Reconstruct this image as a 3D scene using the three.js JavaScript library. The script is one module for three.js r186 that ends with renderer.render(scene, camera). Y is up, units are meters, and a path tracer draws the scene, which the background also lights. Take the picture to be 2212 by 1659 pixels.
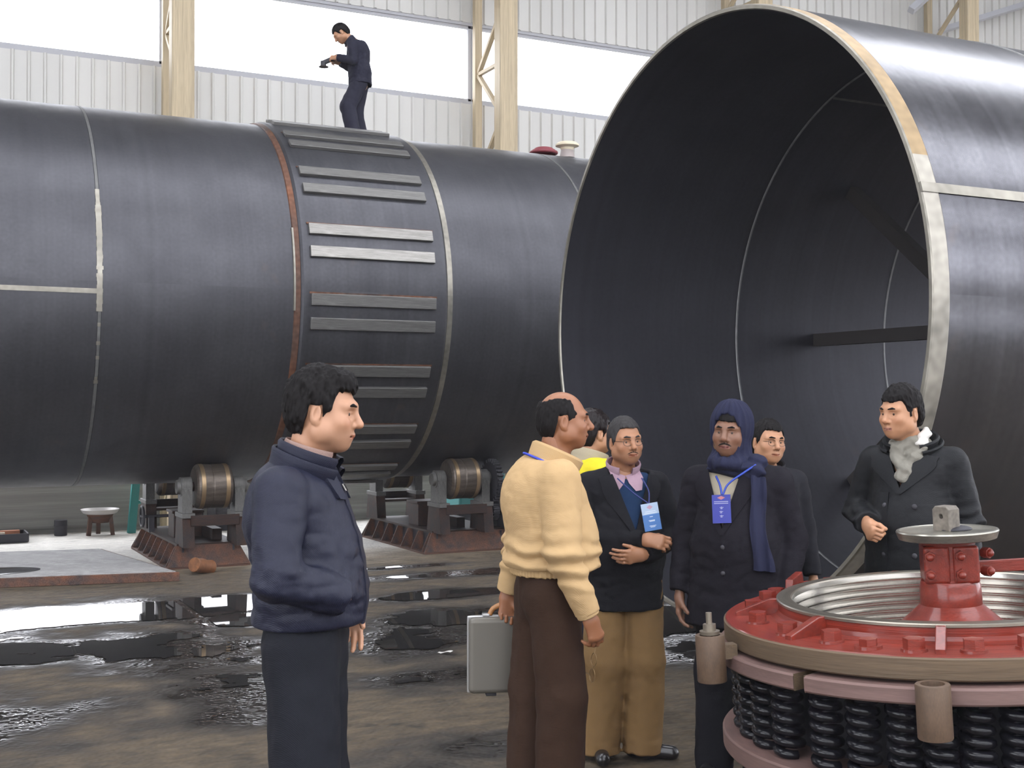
import * as THREE from 'three';
import { mergeGeometries, toCreasedNormals } from 'three/addons/utils/BufferGeometryUtils.js';
import { RoundedBoxGeometry } from 'three/addons/geometries/RoundedBoxGeometry.js';
import { ImprovedNoise } from 'three/addons/math/ImprovedNoise.js';

// ---------------------------------------------------------------- camera, sky, exposure
const scene = new THREE.Scene();
const camera = new THREE.PerspectiveCamera(34.676, 2212 / 1659, 0.1, 400);
camera.position.set(0, 1.7, 0);
camera.up.set(0, 1, 0);
camera.lookAt(0.45047 * 10, 1.7 + 0.01528 * 10, -0.89266 * 10);
camera.updateMatrixWorld();

const skyColor = new THREE.Color().setRGB(0.96, 0.98, 1.05);      // even white overcast
scene.background = skyColor;
scene.backgroundIntensity = 7;
scene.environmentIntensity = 7;
scene.fog = new THREE.FogExp2(new THREE.Color().setRGB(0.92, 0.93, 1), 0.0012);      // thin haze standing in for lens glare round the windows

const renderer = new THREE.WebGLRenderer({ antialias: true });
renderer.toneMapping = THREE.LinearToneMapping;
renderer.toneMappingExposure = 0.88;
renderer.shadowMap.enabled = true;

// ---------------------------------------------------------------- small helpers
const V = (x, y, z) => new THREE.Vector3(x, y, z);
const noiseGen = new ImprovedNoise();
const noise = (x, y, z) => noiseGen.noise(x, y, z);
const fbm = (x, y, z, n = 4) => { let s = 0, a = 0.5, f = 1; for (let i = 0; i < n; i++) { s += a * noise(x * f + i * 7.3, y * f + i * 3.1, z * f + i * 5.7); a *= 0.5; f *= 2.03; } return s; };
const clamp = THREE.MathUtils.clamp, lerp = THREE.MathUtils.lerp, sstep = THREE.MathUtils.smoothstep;
const rad = THREE.MathUtils.degToRad;
let seed = 12345;
const rnd = () => { seed = (seed * 1664525 + 1013904223) >>> 0; return seed / 4294967296; };
const used = new Map();
function numbered(n) { const k = used.get(n) ?? 0; used.set(n, k + 1); return k ? n + '_' + String(k).padStart(3, '0') : n; }
function tag(o, label, category, group) { if (label) o.userData.label = label; if (category) o.userData.category = category; if (group) o.userData.group = group; return o; }
function thing(name, label, category, pos = [0, 0, 0], ry = 0, group) {
  const o = new THREE.Group(); o.name = numbered(name); o.position.set(...pos); o.rotation.y = ry; scene.add(o);
  return tag(o, label, category, group);
}
function structure(name) { const o = new THREE.Group(); o.name = name; o.userData.kind = 'structure'; scene.add(o); return o; }
function part(name, geo, mat, parent, label) {
  const m = new THREE.Mesh(Array.isArray(geo) ? merge(geo) : geo, mat); m.castShadow = m.receiveShadow = true;
  if (parent) {
    const same = parent.children.filter((c) => c.userData.base === name).length;
    m.name = name + (same ? '_' + String(same).padStart(3, '0') : ''); m.userData.base = name; parent.add(m);
  } else { m.name = numbered(name); scene.add(m); }
  if (label) m.userData.label = label;
  return m;
}
function merge(list) {
  return mergeGeometries(list.map((g) => { const h = g.index ? g.toNonIndexed() : g; for (const k of Object.keys(h.attributes)) if (!['position', 'normal', 'uv'].includes(k)) h.deleteAttribute(k); if (!h.attributes.uv) h.setAttribute('uv', new THREE.BufferAttribute(new Float32Array(h.attributes.position.count * 2), 2)); return h; }));
}
const bx = (w, h, d, x = 0, y = 0, z = 0, ry = 0) => { const g = new THREE.BoxGeometry(w, h, d); if (ry) g.rotateY(ry); return g.translate(x, y, z); };
const rb = (w, h, d, x = 0, y = 0, z = 0, r = 0.006, ry = 0) => { const g = new RoundedBoxGeometry(w, h, d, 2, Math.min(r, w / 2.1, h / 2.1, d / 2.1)); if (ry) g.rotateY(ry); return g.translate(x, y, z); };
const cy = (r0, r1, h, x = 0, y = 0, z = 0, n = 32) => new THREE.CylinderGeometry(r1, r0, h, n).translate(x, y, z);   // r0 bottom
function lathe(pts, n = 48, crease = 0.5) { return toCreasedNormals(new THREE.LatheGeometry(pts.map((p) => new THREE.Vector2(p[0], p[1])), n), crease); }
function latheX(pts, n, p0 = 0, pl = Math.PI * 2, crease = 0.5) {   // profile [x, r] swept about the x axis; angle from +z towards +y; uv in metres / 4
  const P = [], N = [], U = [], I = [];
  for (let i = 0; i < pts.length - 1; i++) {
    const [xa, ra] = pts[i], [xb, rbb] = pts[i + 1], l = Math.hypot(xb - xa, rbb - ra), nx = -(rbb - ra) / l, nr = (xb - xa) / l, base = P.length / 3;
    for (let k = 0; k <= n; k++) for (const [x, r] of [pts[i], pts[i + 1]]) {
      const t = p0 + (pl * k) / n, c = Math.cos(t), s = Math.sin(t);
      P.push(x, r * s, r * c); N.push(nx, nr * s, nr * c); U.push(x / 4 + (nr < 0.5 ? r / 4 : 0), (t * 2) / 4);
    }
    for (let k = 0; k < n; k++) { const a = base + k * 2; I.push(a, a + 1, a + 2, a + 1, a + 3, a + 2); }
  }
  const g = new THREE.BufferGeometry(); g.setAttribute('position', new THREE.Float32BufferAttribute(P, 3)); g.setAttribute('normal', new THREE.Float32BufferAttribute(N, 3)); g.setAttribute('uv', new THREE.Float32BufferAttribute(U, 2)); g.setIndex(I); 
  // wind so that faces agree with their normals
  const p = (i) => V(P[i * 3], P[i * 3 + 1], P[i * 3 + 2]);
  for (let t = 0; t < I.length; t += 3) { const f = p(I[t + 1]).sub(p(I[t])).cross(p(I[t + 2]).sub(p(I[t]))); const nn = V(N[I[t] * 3], N[I[t] * 3 + 1], N[I[t] * 3 + 2]); if (f.dot(nn) < 0) { const q = I[t + 1]; I[t + 1] = I[t + 2]; I[t + 2] = q; } }
  g.setIndex(I); return g;
}
const tube = (pts, r, seg = 24, rs = 8, closed = false) => new THREE.TubeGeometry(new THREE.CatmullRomCurve3(pts, closed), seg, r, rs, closed);
function bar(a, b, w, h) {                                            // a square bar from a to b
  const d = b.clone().sub(a), g = new THREE.BoxGeometry(w, h, d.length());
  g.applyQuaternion(new THREE.Quaternion().setFromUnitVectors(V(0, 0, 1), d.clone().normalize()));
  return g.translate((a.x + b.x) / 2, (a.y + b.y) / 2, (a.z + b.z) / 2);
}
function rod(a, b, r, n = 10) { const d = b.clone().sub(a), g = new THREE.CylinderGeometry(r, r, d.length(), n); g.applyQuaternion(new THREE.Quaternion().setFromUnitVectors(V(0, 1, 0), d.clone().normalize())); return g.translate((a.x + b.x) / 2, (a.y + b.y) / 2, (a.z + b.z) / 2); }
function extrude(pts, depth, bevel = 0) {                             // outline in x, y; thickness along z, centred
  const s = new THREE.Shape(pts.map((p) => new THREE.Vector2(p[0], p[1])));
  return new THREE.ExtrudeGeometry(s, { depth: depth - 2 * bevel, bevelEnabled: bevel > 0, bevelSize: bevel, bevelThickness: bevel, bevelSegments: 2, curveSegments: 12 }).translate(0, 0, -depth / 2 + bevel);
}

// ---------------------------------------------------------------- procedural textures
function texture(w, h, fn, srgb = true) {                             // fn(u, v) gives 0..1 values
  const d = new Uint8Array(w * h * 4);
  for (let y = 0, i = 0; y < h; y++) for (let x = 0; x < w; x++, i += 4) { const c = fn(x / w, y / h); for (let k = 0; k < 3; k++) d[i + k] = clamp(c[k] ?? c[0], 0, 1) * 255; d[i + 3] = 255; }
  const t = new THREE.DataTexture(d, w, h); t.wrapS = t.wrapT = THREE.RepeatWrapping; t.magFilter = THREE.LinearFilter; t.minFilter = THREE.LinearMipmapLinearFilter; t.generateMipmaps = true;
  if (srgb) t.colorSpace = THREE.SRGBColorSpace; t.needsUpdate = true; return t;
}
// noise that repeats after one unit in u and v
const loopNoise = (u, v, f, z = 0, fv = f) => { const a = noise(u * f, v * fv, z), b = noise((u - 1) * f, v * fv, z), c = noise(u * f, (v - 1) * fv, z), d = noise((u - 1) * f, (v - 1) * fv, z); return lerp(lerp(a, b, u), lerp(c, d, u), v); };
const again = (t, x, y) => { const c = t.clone(); c.repeat.set(x, y); c.needsUpdate = true; return c; };
const mix3 = (a, b, t) => [lerp(a[0], b[0], t), lerp(a[1], b[1], t), lerp(a[2], b[2], t)];
const std = (color, rough, metal = 0, extra = {}) => { const m = new THREE.MeshPhysicalMaterial({ roughness: rough, metalness: metal, ...extra }); if (Array.isArray(color)) m.color.setRGB(...color); else m.color.set(color); return m; };

// mill-scale steel: streaks round the shell, blotches and rust bloom (u along the pipe, v round it, 4 m each way)
const steelStreak = (u) => 0.5 * loopNoise(u, 0.3, 60, 1) + 0.35 * loopNoise(u, 0.3, 150, 2) + 0.4 * loopNoise(u, 0.3, 20, 3);
const steelMap = texture(1024, 1024, (u, v) => {
  const s = steelStreak(u + 0.004 * loopNoise(u, v, 8, 9)), b = loopNoise(u, v, 6, 4) + 0.5 * loopNoise(u, v, 18, 5), f = loopNoise(u, v, 120, 6), r = sstep(loopNoise(u, v, 9, 14) + 0.4 * loopNoise(u, v, 40, 15), 0.32, 0.7);
  { const q = 0.05 * s + 0.035 * b + 0.02 * f; return mix3([0.29 + q, 0.29 + q, 0.305 + q], [0.42, 0.35, 0.3], 0.2 * r); }
});
const steelRough = texture(512, 512, (u, v) => { const s = steelStreak(u), b = loopNoise(u, v, 7, 8) + 0.6 * loopNoise(u, v, 30, 5); const g = 0.46 + 0.1 * s + 0.12 * b; return [g, g, g]; }, false);
const noiseMap = texture(512, 512, (u, v) => { const g = 0.5 + 0.5 * loopNoise(u, v, 8, 1) + 0.35 * loopNoise(u, v, 24, 2) + 0.25 * loopNoise(u, v, 70, 3); return [g, g, g]; }, false);
const rustMap = texture(512, 512, (u, v) => { const a = 0.5 + 0.8 * loopNoise(u, v, 6, 1) + 0.5 * loopNoise(u, v, 20, 2), f = 0.12 * loopNoise(u, v, 90, 3); return mix3([0.27 + f, 0.235 + f, 0.23 + f], [0.5 + f, 0.33 + f, 0.23 + f], clamp(a, 0, 1)); });
const greyMap = texture(512, 512, (u, v) => { const a = 0.86 + 0.16 * loopNoise(u, v, 5, 1) + 0.14 * loopNoise(u, v, 16, 2) + 0.12 * loopNoise(u, v, 80, 3); return [a, a, a * 0.985]; });
const M = {
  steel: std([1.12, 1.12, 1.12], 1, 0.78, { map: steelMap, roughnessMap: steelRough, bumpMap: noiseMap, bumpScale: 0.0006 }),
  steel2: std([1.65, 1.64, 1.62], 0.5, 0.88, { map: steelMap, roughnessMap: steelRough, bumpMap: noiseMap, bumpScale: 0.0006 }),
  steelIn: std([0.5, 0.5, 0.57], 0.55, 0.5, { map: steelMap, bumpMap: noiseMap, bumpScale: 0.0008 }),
  pad: std([0.36, 0.345, 0.33], 0.36, 0.85, { map: greyMap }),  // pad pair with the skylight reflection put into its colour
  weld: std([0.4, 0.375, 0.33], 0.42, 0.85, { map: greyMap, bumpMap: noiseMap, bumpScale: 0.003 }),
  weldRust: std([0.9, 0.8, 0.72], 0.6, 0.4, { map: rustMap }),
  weldDull: std([0.2, 0.2, 0.2], 0.6, 0.6, { map: greyMap }),
  bevel: std([0.44, 0.31, 0.165], 0.55, 0.2, { map: greyMap }),
  bright: std([0.5, 0.48, 0.44], 0.22, 1),
  rust: std([0.75, 0.7, 0.7], 0.75, 0.2, { map: rustMap, bumpMap: noiseMap, bumpScale: 0.001 }),
  dark: std([0.035, 0.034, 0.04], 0.6, 0.3),
  darkRust: std([0.22, 0.2, 0.2], 0.65, 0.3, { map: rustMap }),
  cladding: std([0.6, 0.59, 0.555], 0.6),
  concrete: std([0.42, 0.415, 0.4], 0.9, 0, { map: greyMap, bumpMap: noiseMap, bumpScale: 0.003 }),
  column: std([0.62, 0.5, 0.33], 0.55, 0, { map: greyMap }),
  columnGrey: std([0.4, 0.4, 0.42], 0.6, 0),
  roof: std([0.42, 0.43, 0.46], 0.7, 0),
  glass: std([1, 1, 1], 0, 0, { transmission: 1, thickness: 0, ior: 1.25 }),
  red: std([0.24, 0.032, 0.019], 0.36, 0, { map: greyMap, bumpMap: noiseMap, bumpScale: 0.0012, specularIntensity: 0.5, clearcoat: 0.35, clearcoatRoughness: 0.1 }),
  pink: std([0.19, 0.112, 0.1], 0.6, 0, { map: greyMap }),
  primer: std([0.155, 0.105, 0.064], 0.6, 0.25, { map: greyMap, bumpMap: noiseMap, bumpScale: 0.001 }),
  spring: std([0.005, 0.005, 0.007], 0.22, 0, { specularIntensity: 0.6 }),
  teal: std([0.02, 0.2, 0.19], 0.5, 0),
};

// ---------------------------------------------------------------- the hall: floor, walls, roof
const ZB = -17.15, ZN = 10, XL = -14, XR = 25, EAVE = 10.8, RIDGE = 14, ZR = -3.5, BAY = 4.66, COL0 = 3.306;
// wetness of the floor: [x, z, rx, rz, strength]
const WET = [[1.55, -10.35, 1.5, 0.5, 1.1], [0.75, -9.1, 1.15, 0.75, 0.66], [1.75, -8.6, 0.75, 0.95, 0.7], [2.72, -10.4, 0.4, 0.42, 1.1], [2.5, -9.55, 0.42, 0.32, 1.0], [1.85, -7.15, 0.42, 0.7, 0.72], [3.35, -8.3, 0.45, 0.5, 0.85],
  [4.0, -8.95, 0.6, 0.42, 0.9], [4.45, -10.05, 0.75, 0.34, 0.85], [5.05, -11.2, 0.9, 0.25, 0.8], [4.7, -11.9, 0.5, 0.14, 0.9], [5.5, -8.15, 0.6, 0.55, 1.1], [5.0, -7.1, 0.5, 0.6, 0.72], [2.5, -5.5, 0.8, 0.4, 0.55], [0.4, -7.2, 0.9, 0.7, 0.6], [-0.6, -9.6, 1.2, 0.8, 0.9], [-2.5, -7.5, 1.5, 1, 0.8], [3.0, -7.0, 0.7, 0.35, 0.55], [7.5, -10, 1.2, 0.8, 0.9], [-2.5, -11, 1, 0.6, 0.9]];
function wet(x, z) {
  let s = 0; for (const [cx, cz, rx, rz, k] of WET) { const q = ((x - cx) / rx) ** 2 + ((z - cz) / rz) ** 2; if (q < 6) s = Math.max(s, k * Math.exp(-q * 0.6)); }
  return s * 0.95 + 0.5 * fbm(x * 1.5, z * 2.2, 3.3, 4) + 0.2 * fbm(x * 6, z * 8, 1.7, 2);
}
const FX = -6, FZ = -18, FS = 20;
const floorField = new Float32Array(2048 * 2048);
for (let j = 0; j < 512; j++) for (let i = 0; i < 512; i++) floorField[j * 512 + i] = wet(FX + (i / 512) * FS, FZ + (j / 512) * FS);
const fieldAt = (u, v) => { const x = clamp(u * 512, 0, 510.99), y = clamp(v * 512, 0, 510.99), i = x | 0, j = y | 0, f = x - i, g = y - j, a = j * 512 + i; return lerp(lerp(floorField[a], floorField[a + 1], f), lerp(floorField[a + 512], floorField[a + 513], f), g); };
const dirt = (x, z) => 0.5 * fbm(x * 0.8, z * 1.1, 8, 3) + 0.35 * fbm(x * 3, z * 4, 2, 3);
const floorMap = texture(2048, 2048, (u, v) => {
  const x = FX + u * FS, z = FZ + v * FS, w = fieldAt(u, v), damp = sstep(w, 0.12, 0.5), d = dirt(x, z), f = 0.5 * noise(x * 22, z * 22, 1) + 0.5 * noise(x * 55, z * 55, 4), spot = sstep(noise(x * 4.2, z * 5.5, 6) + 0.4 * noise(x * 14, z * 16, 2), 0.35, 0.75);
  const backLight = sstep(-z + 0.9 * d, 12.0, 14.0), dry = lerp(0.275, 0.86, backLight) + 0.09 * d + 0.07 * f + 0.07 * noise(x * 4.5, z * 13, 9) + 0.05 * noise(x * 11, z * 26, 3) - 0.1 * spot, c = mix3(mix3([dry * 1.08, dry * 0.93, dry * 0.72], [dry, dry * 0.985, dry * 0.95], backLight), [0.15 + 0.03 * f, 0.135 + 0.03 * f, 0.12 + 0.03 * f], damp);  // paler and greyer towards the back: window light painted into the floor colour
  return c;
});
const floorRough = texture(1024, 1024, (u, v) => { const x = FX + u * FS, z = FZ + v * FS, w = fieldAt(u, v), damp = sstep(w, 0.2, 0.52); const g = lerp(0.82 + 0.1 * noise(x * 9, z * 9, 2), lerp(0.34, 0.13, sstep(w, 0.36, 0.6)) + 0.08 * noise(x * 7, z * 9, 5), damp); return [g, g, g]; }, false);
const floorBump = texture(2048, 2048, (u, v) => { const x = FX + u * FS, z = FZ + v * FS; const g = 0.5 + 0.35 * fbm(x * 2.5, z * 3, 1, 2) + 0.3 * fbm(x * 9, z * 11, 5, 3) + 0.2 * noise(x * 40, z * 40, 3); return [g, g, g]; }, false);
for (const t of [floorMap, floorRough, floorBump]) t.wrapS = t.wrapT = THREE.MirroredRepeatWrapping;
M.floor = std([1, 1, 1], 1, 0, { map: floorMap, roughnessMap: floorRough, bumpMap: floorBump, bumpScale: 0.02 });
M.puddle = std([0.022, 0.021, 0.02], 0.02, 0, { ior: 1.4 });
{
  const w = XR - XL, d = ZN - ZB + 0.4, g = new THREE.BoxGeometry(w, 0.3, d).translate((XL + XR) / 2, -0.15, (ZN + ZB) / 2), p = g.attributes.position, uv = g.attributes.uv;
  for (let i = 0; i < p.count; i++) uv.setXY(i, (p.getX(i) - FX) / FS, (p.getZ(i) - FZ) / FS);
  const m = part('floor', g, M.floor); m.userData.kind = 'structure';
  const gr = part('yard_ground', bx(160, 0.2, 160, 10, -0.42, -5), std([0.3, 0.3, 0.29], 0.9)); gr.userData.kind = 'structure';
}
// puddles: the outline where the wetness passes a level, as a thin sheet of water on the floor
function puddle(label, x0, x1, z0, z1, level = 0.58) {
  const n = 0.03, P = [], nx = Math.round((x1 - x0) / n), nz = Math.round((z1 - z0) / n), at = (i, j) => wet(x0 + i * n, z0 + j * n) - (i <= 0 || j <= 0 || i >= nx || j >= nz ? 9 : 0);
  const F = []; for (let j = 0; j <= nz; j++) for (let i = 0; i <= nx; i++) F.push(at(i, j) - level);
  for (let j = 0; j < nz; j++) for (let i = 0; i < nx; i++) {
    const c = [[i, j], [i, j + 1], [i + 1, j + 1], [i + 1, j]].map(([a, b]) => [a, b, F[b * (nx + 1) + a]]), poly = [];
    for (let k = 0; k < 4; k++) { const a = c[k], b = c[(k + 1) % 4]; if (a[2] > 0) poly.push([a[0], a[1]]); if (a[2] > 0 !== b[2] > 0) { const t = a[2] / (a[2] - b[2]); poly.push([lerp(a[0], b[0], t), lerp(a[1], b[1], t)]); } }
    for (let k = 1; k + 1 < poly.length; k++) for (const q of [poly[0], poly[k], poly[k + 1]]) P.push(x0 + q[0] * n, 0.004, z0 + q[1] * n);
  }
  if (!P.length) return;
  const g = new THREE.BufferGeometry(); g.setAttribute('position', new THREE.Float32BufferAttribute(P, 3)); g.setAttribute('normal', new THREE.Float32BufferAttribute(P.map((_, i) => (i % 3 === 1 ? 1 : 0)), 3));
  tag(part('puddle', g, M.puddle), label, 'puddle').userData.kind = 'stuff';
}
puddle('wide shiny puddles with bright reflections on the floor left of the man in the blue jacket', -3.5, 2.2, -11.3, -7.3);
puddle('small bright puddles on the floor just behind the man in the blue jacket', 2.2, 3.02, -11.3, -6.2);
puddle('dark wet patches on the floor left of the briefcase, before the second roller stand', 3.02, 4.75, -12.1, -6.5);
puddle('bright puddle on the floor between the khaki trousers and the post of the red machine', 4.75, 6.4, -9.4, -6.4);

// corrugated cladding: one sheet is five ribs wide
const RIB = 0.2, SHEET = RIB * 5;
function sheetGeo(h) {
  const o = []; for (let k = 0; k < 5; k++) { const x = k * RIB; o.push([x, 0], [x + RIB - 0.05, 0], [x + RIB - 0.036, 0.034], [x + RIB - 0.014, 0.034]); } o.push([SHEET, 0]);
  const out = [...o.map(([x, z]) => [x, z]), ...[...o].reverse().map(([x, z]) => [x, z - 0.012])];
  return new THREE.ExtrudeGeometry(new THREE.Shape(out.map((p) => new THREE.Vector2(p[0], -p[1]))), { depth: h, bevelEnabled: false }).rotateX(-Math.PI / 2);
}
const cladTones = [0, 1, 2].map((k) => { const m = M.cladding.clone(); m.color.multiplyScalar([1, 0.95, 1.03][k]); return m; });
function cladRow(wall, y0, y1, x0, x1, z, turn = 0) {
  const g = sheetGeo(y1 - y0), n = Math.ceil((x1 - x0) / SHEET);
  for (let k = 0; k < n; k++) { const s = part('cladding_sheet', g, cladTones[(k * 7 + (k >> 1)) % 3], wall); s.position.set(turn ? x1 - k * SHEET : x0 + k * SHEET, y0, z); s.rotation.y = turn; }
}
const LOSILL = 0.62, LOHEAD = 2.5, strips = (near) => (near ? [5.6, 9.6] : [6.3, 7.56]);   // heights of the window strips; unseen near ones enlarged for shell highlights
function sideWall(name, z, turn) {
  const [SILL, HEAD] = strips(turn), w = structure(name), s = turn ? -1 : 1, L = XR - XL, cx = (XL + XR) / 2;
  part('dado', bx(L, LOSILL, 0.3, cx, LOSILL / 2, z - s * 0.03), M.concrete, w);
  for (const [a, b] of [[LOHEAD, SILL], [HEAD, EAVE + 0.1]]) cladRow(w, a, b, XL, XR, z, turn ? Math.PI : 0);
  for (const y of [LOSILL, LOHEAD, SILL, HEAD]) part('girt', bx(L, 0.09, 0.1, cx, y, z - s * 0.06), M.columnGrey, w);
  return w;
}
sideWall('wall_back', ZB, false); sideWall('wall_front', ZN, true);
let win = 0;
for (const z of [ZB - 0.06, ZN + 0.06]) for (let k = -4; k < 7; k++) {
  const x0 = Math.max(XL + 0.05, COL0 + k * BAY), x1 = Math.min(XR - 0.05, COL0 + (k + 1) * BAY), w = x1 - x0; if (w < 1) continue;
  for (const [a, b] of [[LOSILL, LOHEAD], strips(z > 0)]) {
    const g = structure('window_' + ++win), xm = (x0 + x1) / 2;
    const f = [bx(w, 0.05, 0.06, xm, a + 0.06, z), bx(w, 0.05, 0.06, xm, b - 0.06, z), bx(0.05, b - a, 0.06, x0 + 0.03, (a + b) / 2, z), bx(0.05, b - a, 0.06, x1 - 0.03, (a + b) / 2, z)];
    part('window_frame', f, M.columnGrey, g);
    part('pane', new THREE.PlaneGeometry(w, b - a).translate(xm, (a + b) / 2, z), M.glass, g);
  }
}
// end walls, each with a tall open doorway through which daylight comes
{
  const l = structure('wall_left'), r = structure('wall_right');
  const gable = (x, hole, z0 = -6, z1 = 7) => {
    const s = new THREE.Shape([[ZB, 0], [ZN, 0], [ZN, EAVE], [ZR, RIDGE], [ZB, EAVE]].map((p) => new THREE.Vector2(...p)));
    if (hole) s.holes.push(new THREE.Path([[z0, 0.01], [z0, 7.5], [z1, 7.5], [z1, 0.01]].map((p) => new THREE.Vector2(...p))));
    return new THREE.ExtrudeGeometry(s, { depth: 0.2, bevelEnabled: false }).rotateY(-Math.PI / 2).translate(x, 0, 0);
  };
  part('gable_wall', gable(XL, true), M.roof, l); part('gable_wall', gable(XR + 0.2, true, -9, 5), M.roof, r);
}
// roof: two slopes of sheet; with long glazed strips
{
  const roof = structure('ceiling'), W = XR - XL + 0.4, X = (XL + XR) / 2;
  const yAt = (z) => RIDGE - (Math.abs(z - ZR) / (ZN - ZR)) * (RIDGE - EAVE);
  const slab = (za, zb) => { const a = V(X, yAt(za), za), b = V(X, yAt(zb), zb); return bar(a, b, W, 0.12); };
  part('roof_slope', [slab(ZB - 0.3, -10.5), slab(-6.5, ZR)], M.roof, roof);
  part('roof_slope', [slab(ZR, -0.8), slab(3, 6), slab(9, ZN + 0.3)], M.roof, roof);
  for (const [za, zb] of [[-0.8, 3], [6, 9], [-10.5, -6.5]]) {  // unseen; sized for shell highlights, the far-slope strip added to light the back
    const a = V(0, yAt(za), za), b = V(0, yAt(zb), zb), len = a.distanceTo(b), ang = Math.atan2(a.y - b.y, b.z - a.z);
    for (let k = 0; k < 10; k++) {
      const x0 = XL + (k * (XR - XL)) / 10, w = (XR - XL) / 10;
      part('unseen_skylight_pane', new THREE.PlaneGeometry(w - 0.1, len).rotateX(-Math.PI / 2 + ang).translate(x0 + w / 2, (a.y + b.y) / 2, (a.z + b.z) / 2), M.glass, roof);
      part('unseen_skylight_bar', bar(V(x0, a.y, a.z), V(x0, b.y, b.z), 0.12, 0.12), M.columnGrey, roof);
    }
  }
}
// lattice columns along the back wall
function latticeColumn() {
  const o = new THREE.Group();
  part('main_chord', rb(0.29, 11, 0.2, 0, 5.5, 0, 0.012), M.column, o);
  part('rear_chord', rb(0.12, 11, 0.1, 0, 5.5, -0.98, 0.008), M.column, o);
  for (let k = 0; k < 13; k++) { const y = 0.3 + k * 0.8, up = k % 2; part('lattice_bar', bar(V(0, up ? y : y + 0.8, -0.1), V(0, up ? y + 0.8 : y, -0.94), 0.07, 0.05), M.column, o); }
  for (let k = 0; k < 7; k++) part('lattice_bar', bar(V(0, 0.3 + k * 1.6, -0.1), V(0, 0.3 + k * 1.6, -0.94), 0.06, 0.05), M.column, o);
  return o;
}
{
  const proto = latticeColumn();
  for (let k = -3; k <= 6; k++) {
    const c = k === -3 ? proto : proto.clone(); c.name = numbered('lattice_column'); c.position.set(COL0 + k * BAY, 0, -15.98); scene.add(c);
    tag(c, { 0: 'cream lattice column against the bright window strip, left of the man up on the pipe', 1: 'cream lattice column on the back wall, right of the man up on the pipe', 2: 'cream column whose top peeps out just behind the top of the open pipe mouth', 3: 'cream column in the top right corner above the open pipe, with slanting braces' }[k] ?? 'cream lattice column of the back wall outside the picture', 'column', k >= 0 && k <= 3 ? undefined : 'columns outside the picture');
  }
  const br = thing('roof_brace', 'thin grey slanting brace running up to the right in the top right corner', 'brace');
  part('strut', bar(V(17.45, 8.65, -16.8), V(20.6, 9.8, -16.8), 0.1, 0.1), M.columnGrey, br);
  const kn = thing('knee_brace', 'grey slanting knee brace left of the top right column', 'brace');
  part('strut', bar(V(16.2, 8.7, -16.3), V(17.3, 9.6, -16.3), 0.12, 0.12), M.columnGrey, kn);
}

// ---------------------------------------------------------------- the two kiln shells
const P1 = { y: 2.8204, z: -13.799, R: 2 }, P2 = { y: 2.2642, z: -6.674, R: 2, x: 4.79 };
{
  const k = thing('kiln_shell', 'long dark steel kiln shell lying on rollers across the back of the hall', 'kiln shell', [0, P1.y, P1.z]);
  const seams = [-3.7, -1.9, -0.08, 1.707, 3.579, 5.223, 7.05, 8.85, 10.6, 12.4, 14.2];
  for (let i = 0; i + 1 < seams.length; i++) {
    const thick = i === 4, a = seams[i] + (thick ? 0.02 : 0.012), b = seams[i + 1] - (thick ? 0.02 : 0.012), R = thick ? 2.035 : P1.R;
    const e = thick ? 0.035 : 0.006;
    part(thick ? 'tyre_section' : 'shell_section', latheX([[a, R - 0.06], [a, R - e], [a + e, R], [b - e, R], [b, R - e], [b, R - 0.06], [a, R - 0.06]], 128), M.steel, k);
  }
  seams.slice(1, -1).forEach((x, i) => {
    const s = i === 3 || i === 4, r = s ? 2.012 : 2.003, w = s ? 0.045 : 0.022;
    part('weld_seam', latheX([[x - w, r - 0.03], [x - w * 0.6, r], [x + w * 0.6, r + (s ? 0.006 : 0)], [x + w, r - 0.03]], 128), i === 3 ? M.weldRust : i === 4 ? M.weld : M.weldDull, k);
  });
  // freshly ground stretch of the left seam and the longitudinal weld that meets it
  { let g = []; const flush = () => { if (g.length) part('ground_weld', g, M.weld, k); g = []; };
    for (let d = -30; d < 26; d += 1) { const groundShare = d > -9 ? 1 : noise(d * 0.45, 3, 1) > 0.05 ? 0.55 : 0; if (!groundShare) { flush(); continue; } const w = (0.026 + 0.012 * noise(d * 0.8, 1, 2)) * groundShare * (d > 20 ? 0.7 : 1), x = 1.705 + 0.006 * noise(d * 0.6, 7, 1); g.push(latheX([[x - w - 0.004, 1.998], [x - w, 2.006], [x + w, 2.006], [x + w + 0.004, 1.998]], 1, rad(d), rad(1.02))); } flush(); }
  part('ground_weld', latheX([[3.535, 2.0], [3.54, 2.016], [3.558, 2.016], [3.562, 2.0]], 20, rad(-6), rad(24)), M.weld, k);
  part('longitudinal_weld', latheX([[-0.06, 1.998], [-0.06, 2.006], [1.68, 2.006], [1.68, 1.998]], 4, rad(-3.3), rad(1.3)), M.weld, k);
  const plate = (() => { const h = 0.12, g = rb(1.34, h, 0.04, 4.375, 0, 0, 0.008); return g.translate(0, 0, 2.05); })();
  for (let n = -6; n < 12; n++) for (const s of [1, -1]) {
    const a = -6.0 + n * 20.2 + s * 3.35, m = part('tyre_pad', plate, n === 1 ? M.pad : M.padNoGlint ??= std([0.2, 0.195, 0.19], 0.5, 0.6, { map: greyMap }), k); m.rotation.x = rad(-a);  // the pair mirroring the skylight gets a lighter copy, its glint in the colour
    if (s > 0 && n > -6) {
      const r = part('weld_bead', latheX([[3.69, 2.03], [3.69, 2.042], [5.06, 2.042], [5.06, 2.03]], 2, rad(a + 1.6), rad(0.55)), M.weldRust, k); 
    }
  }
}
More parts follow.
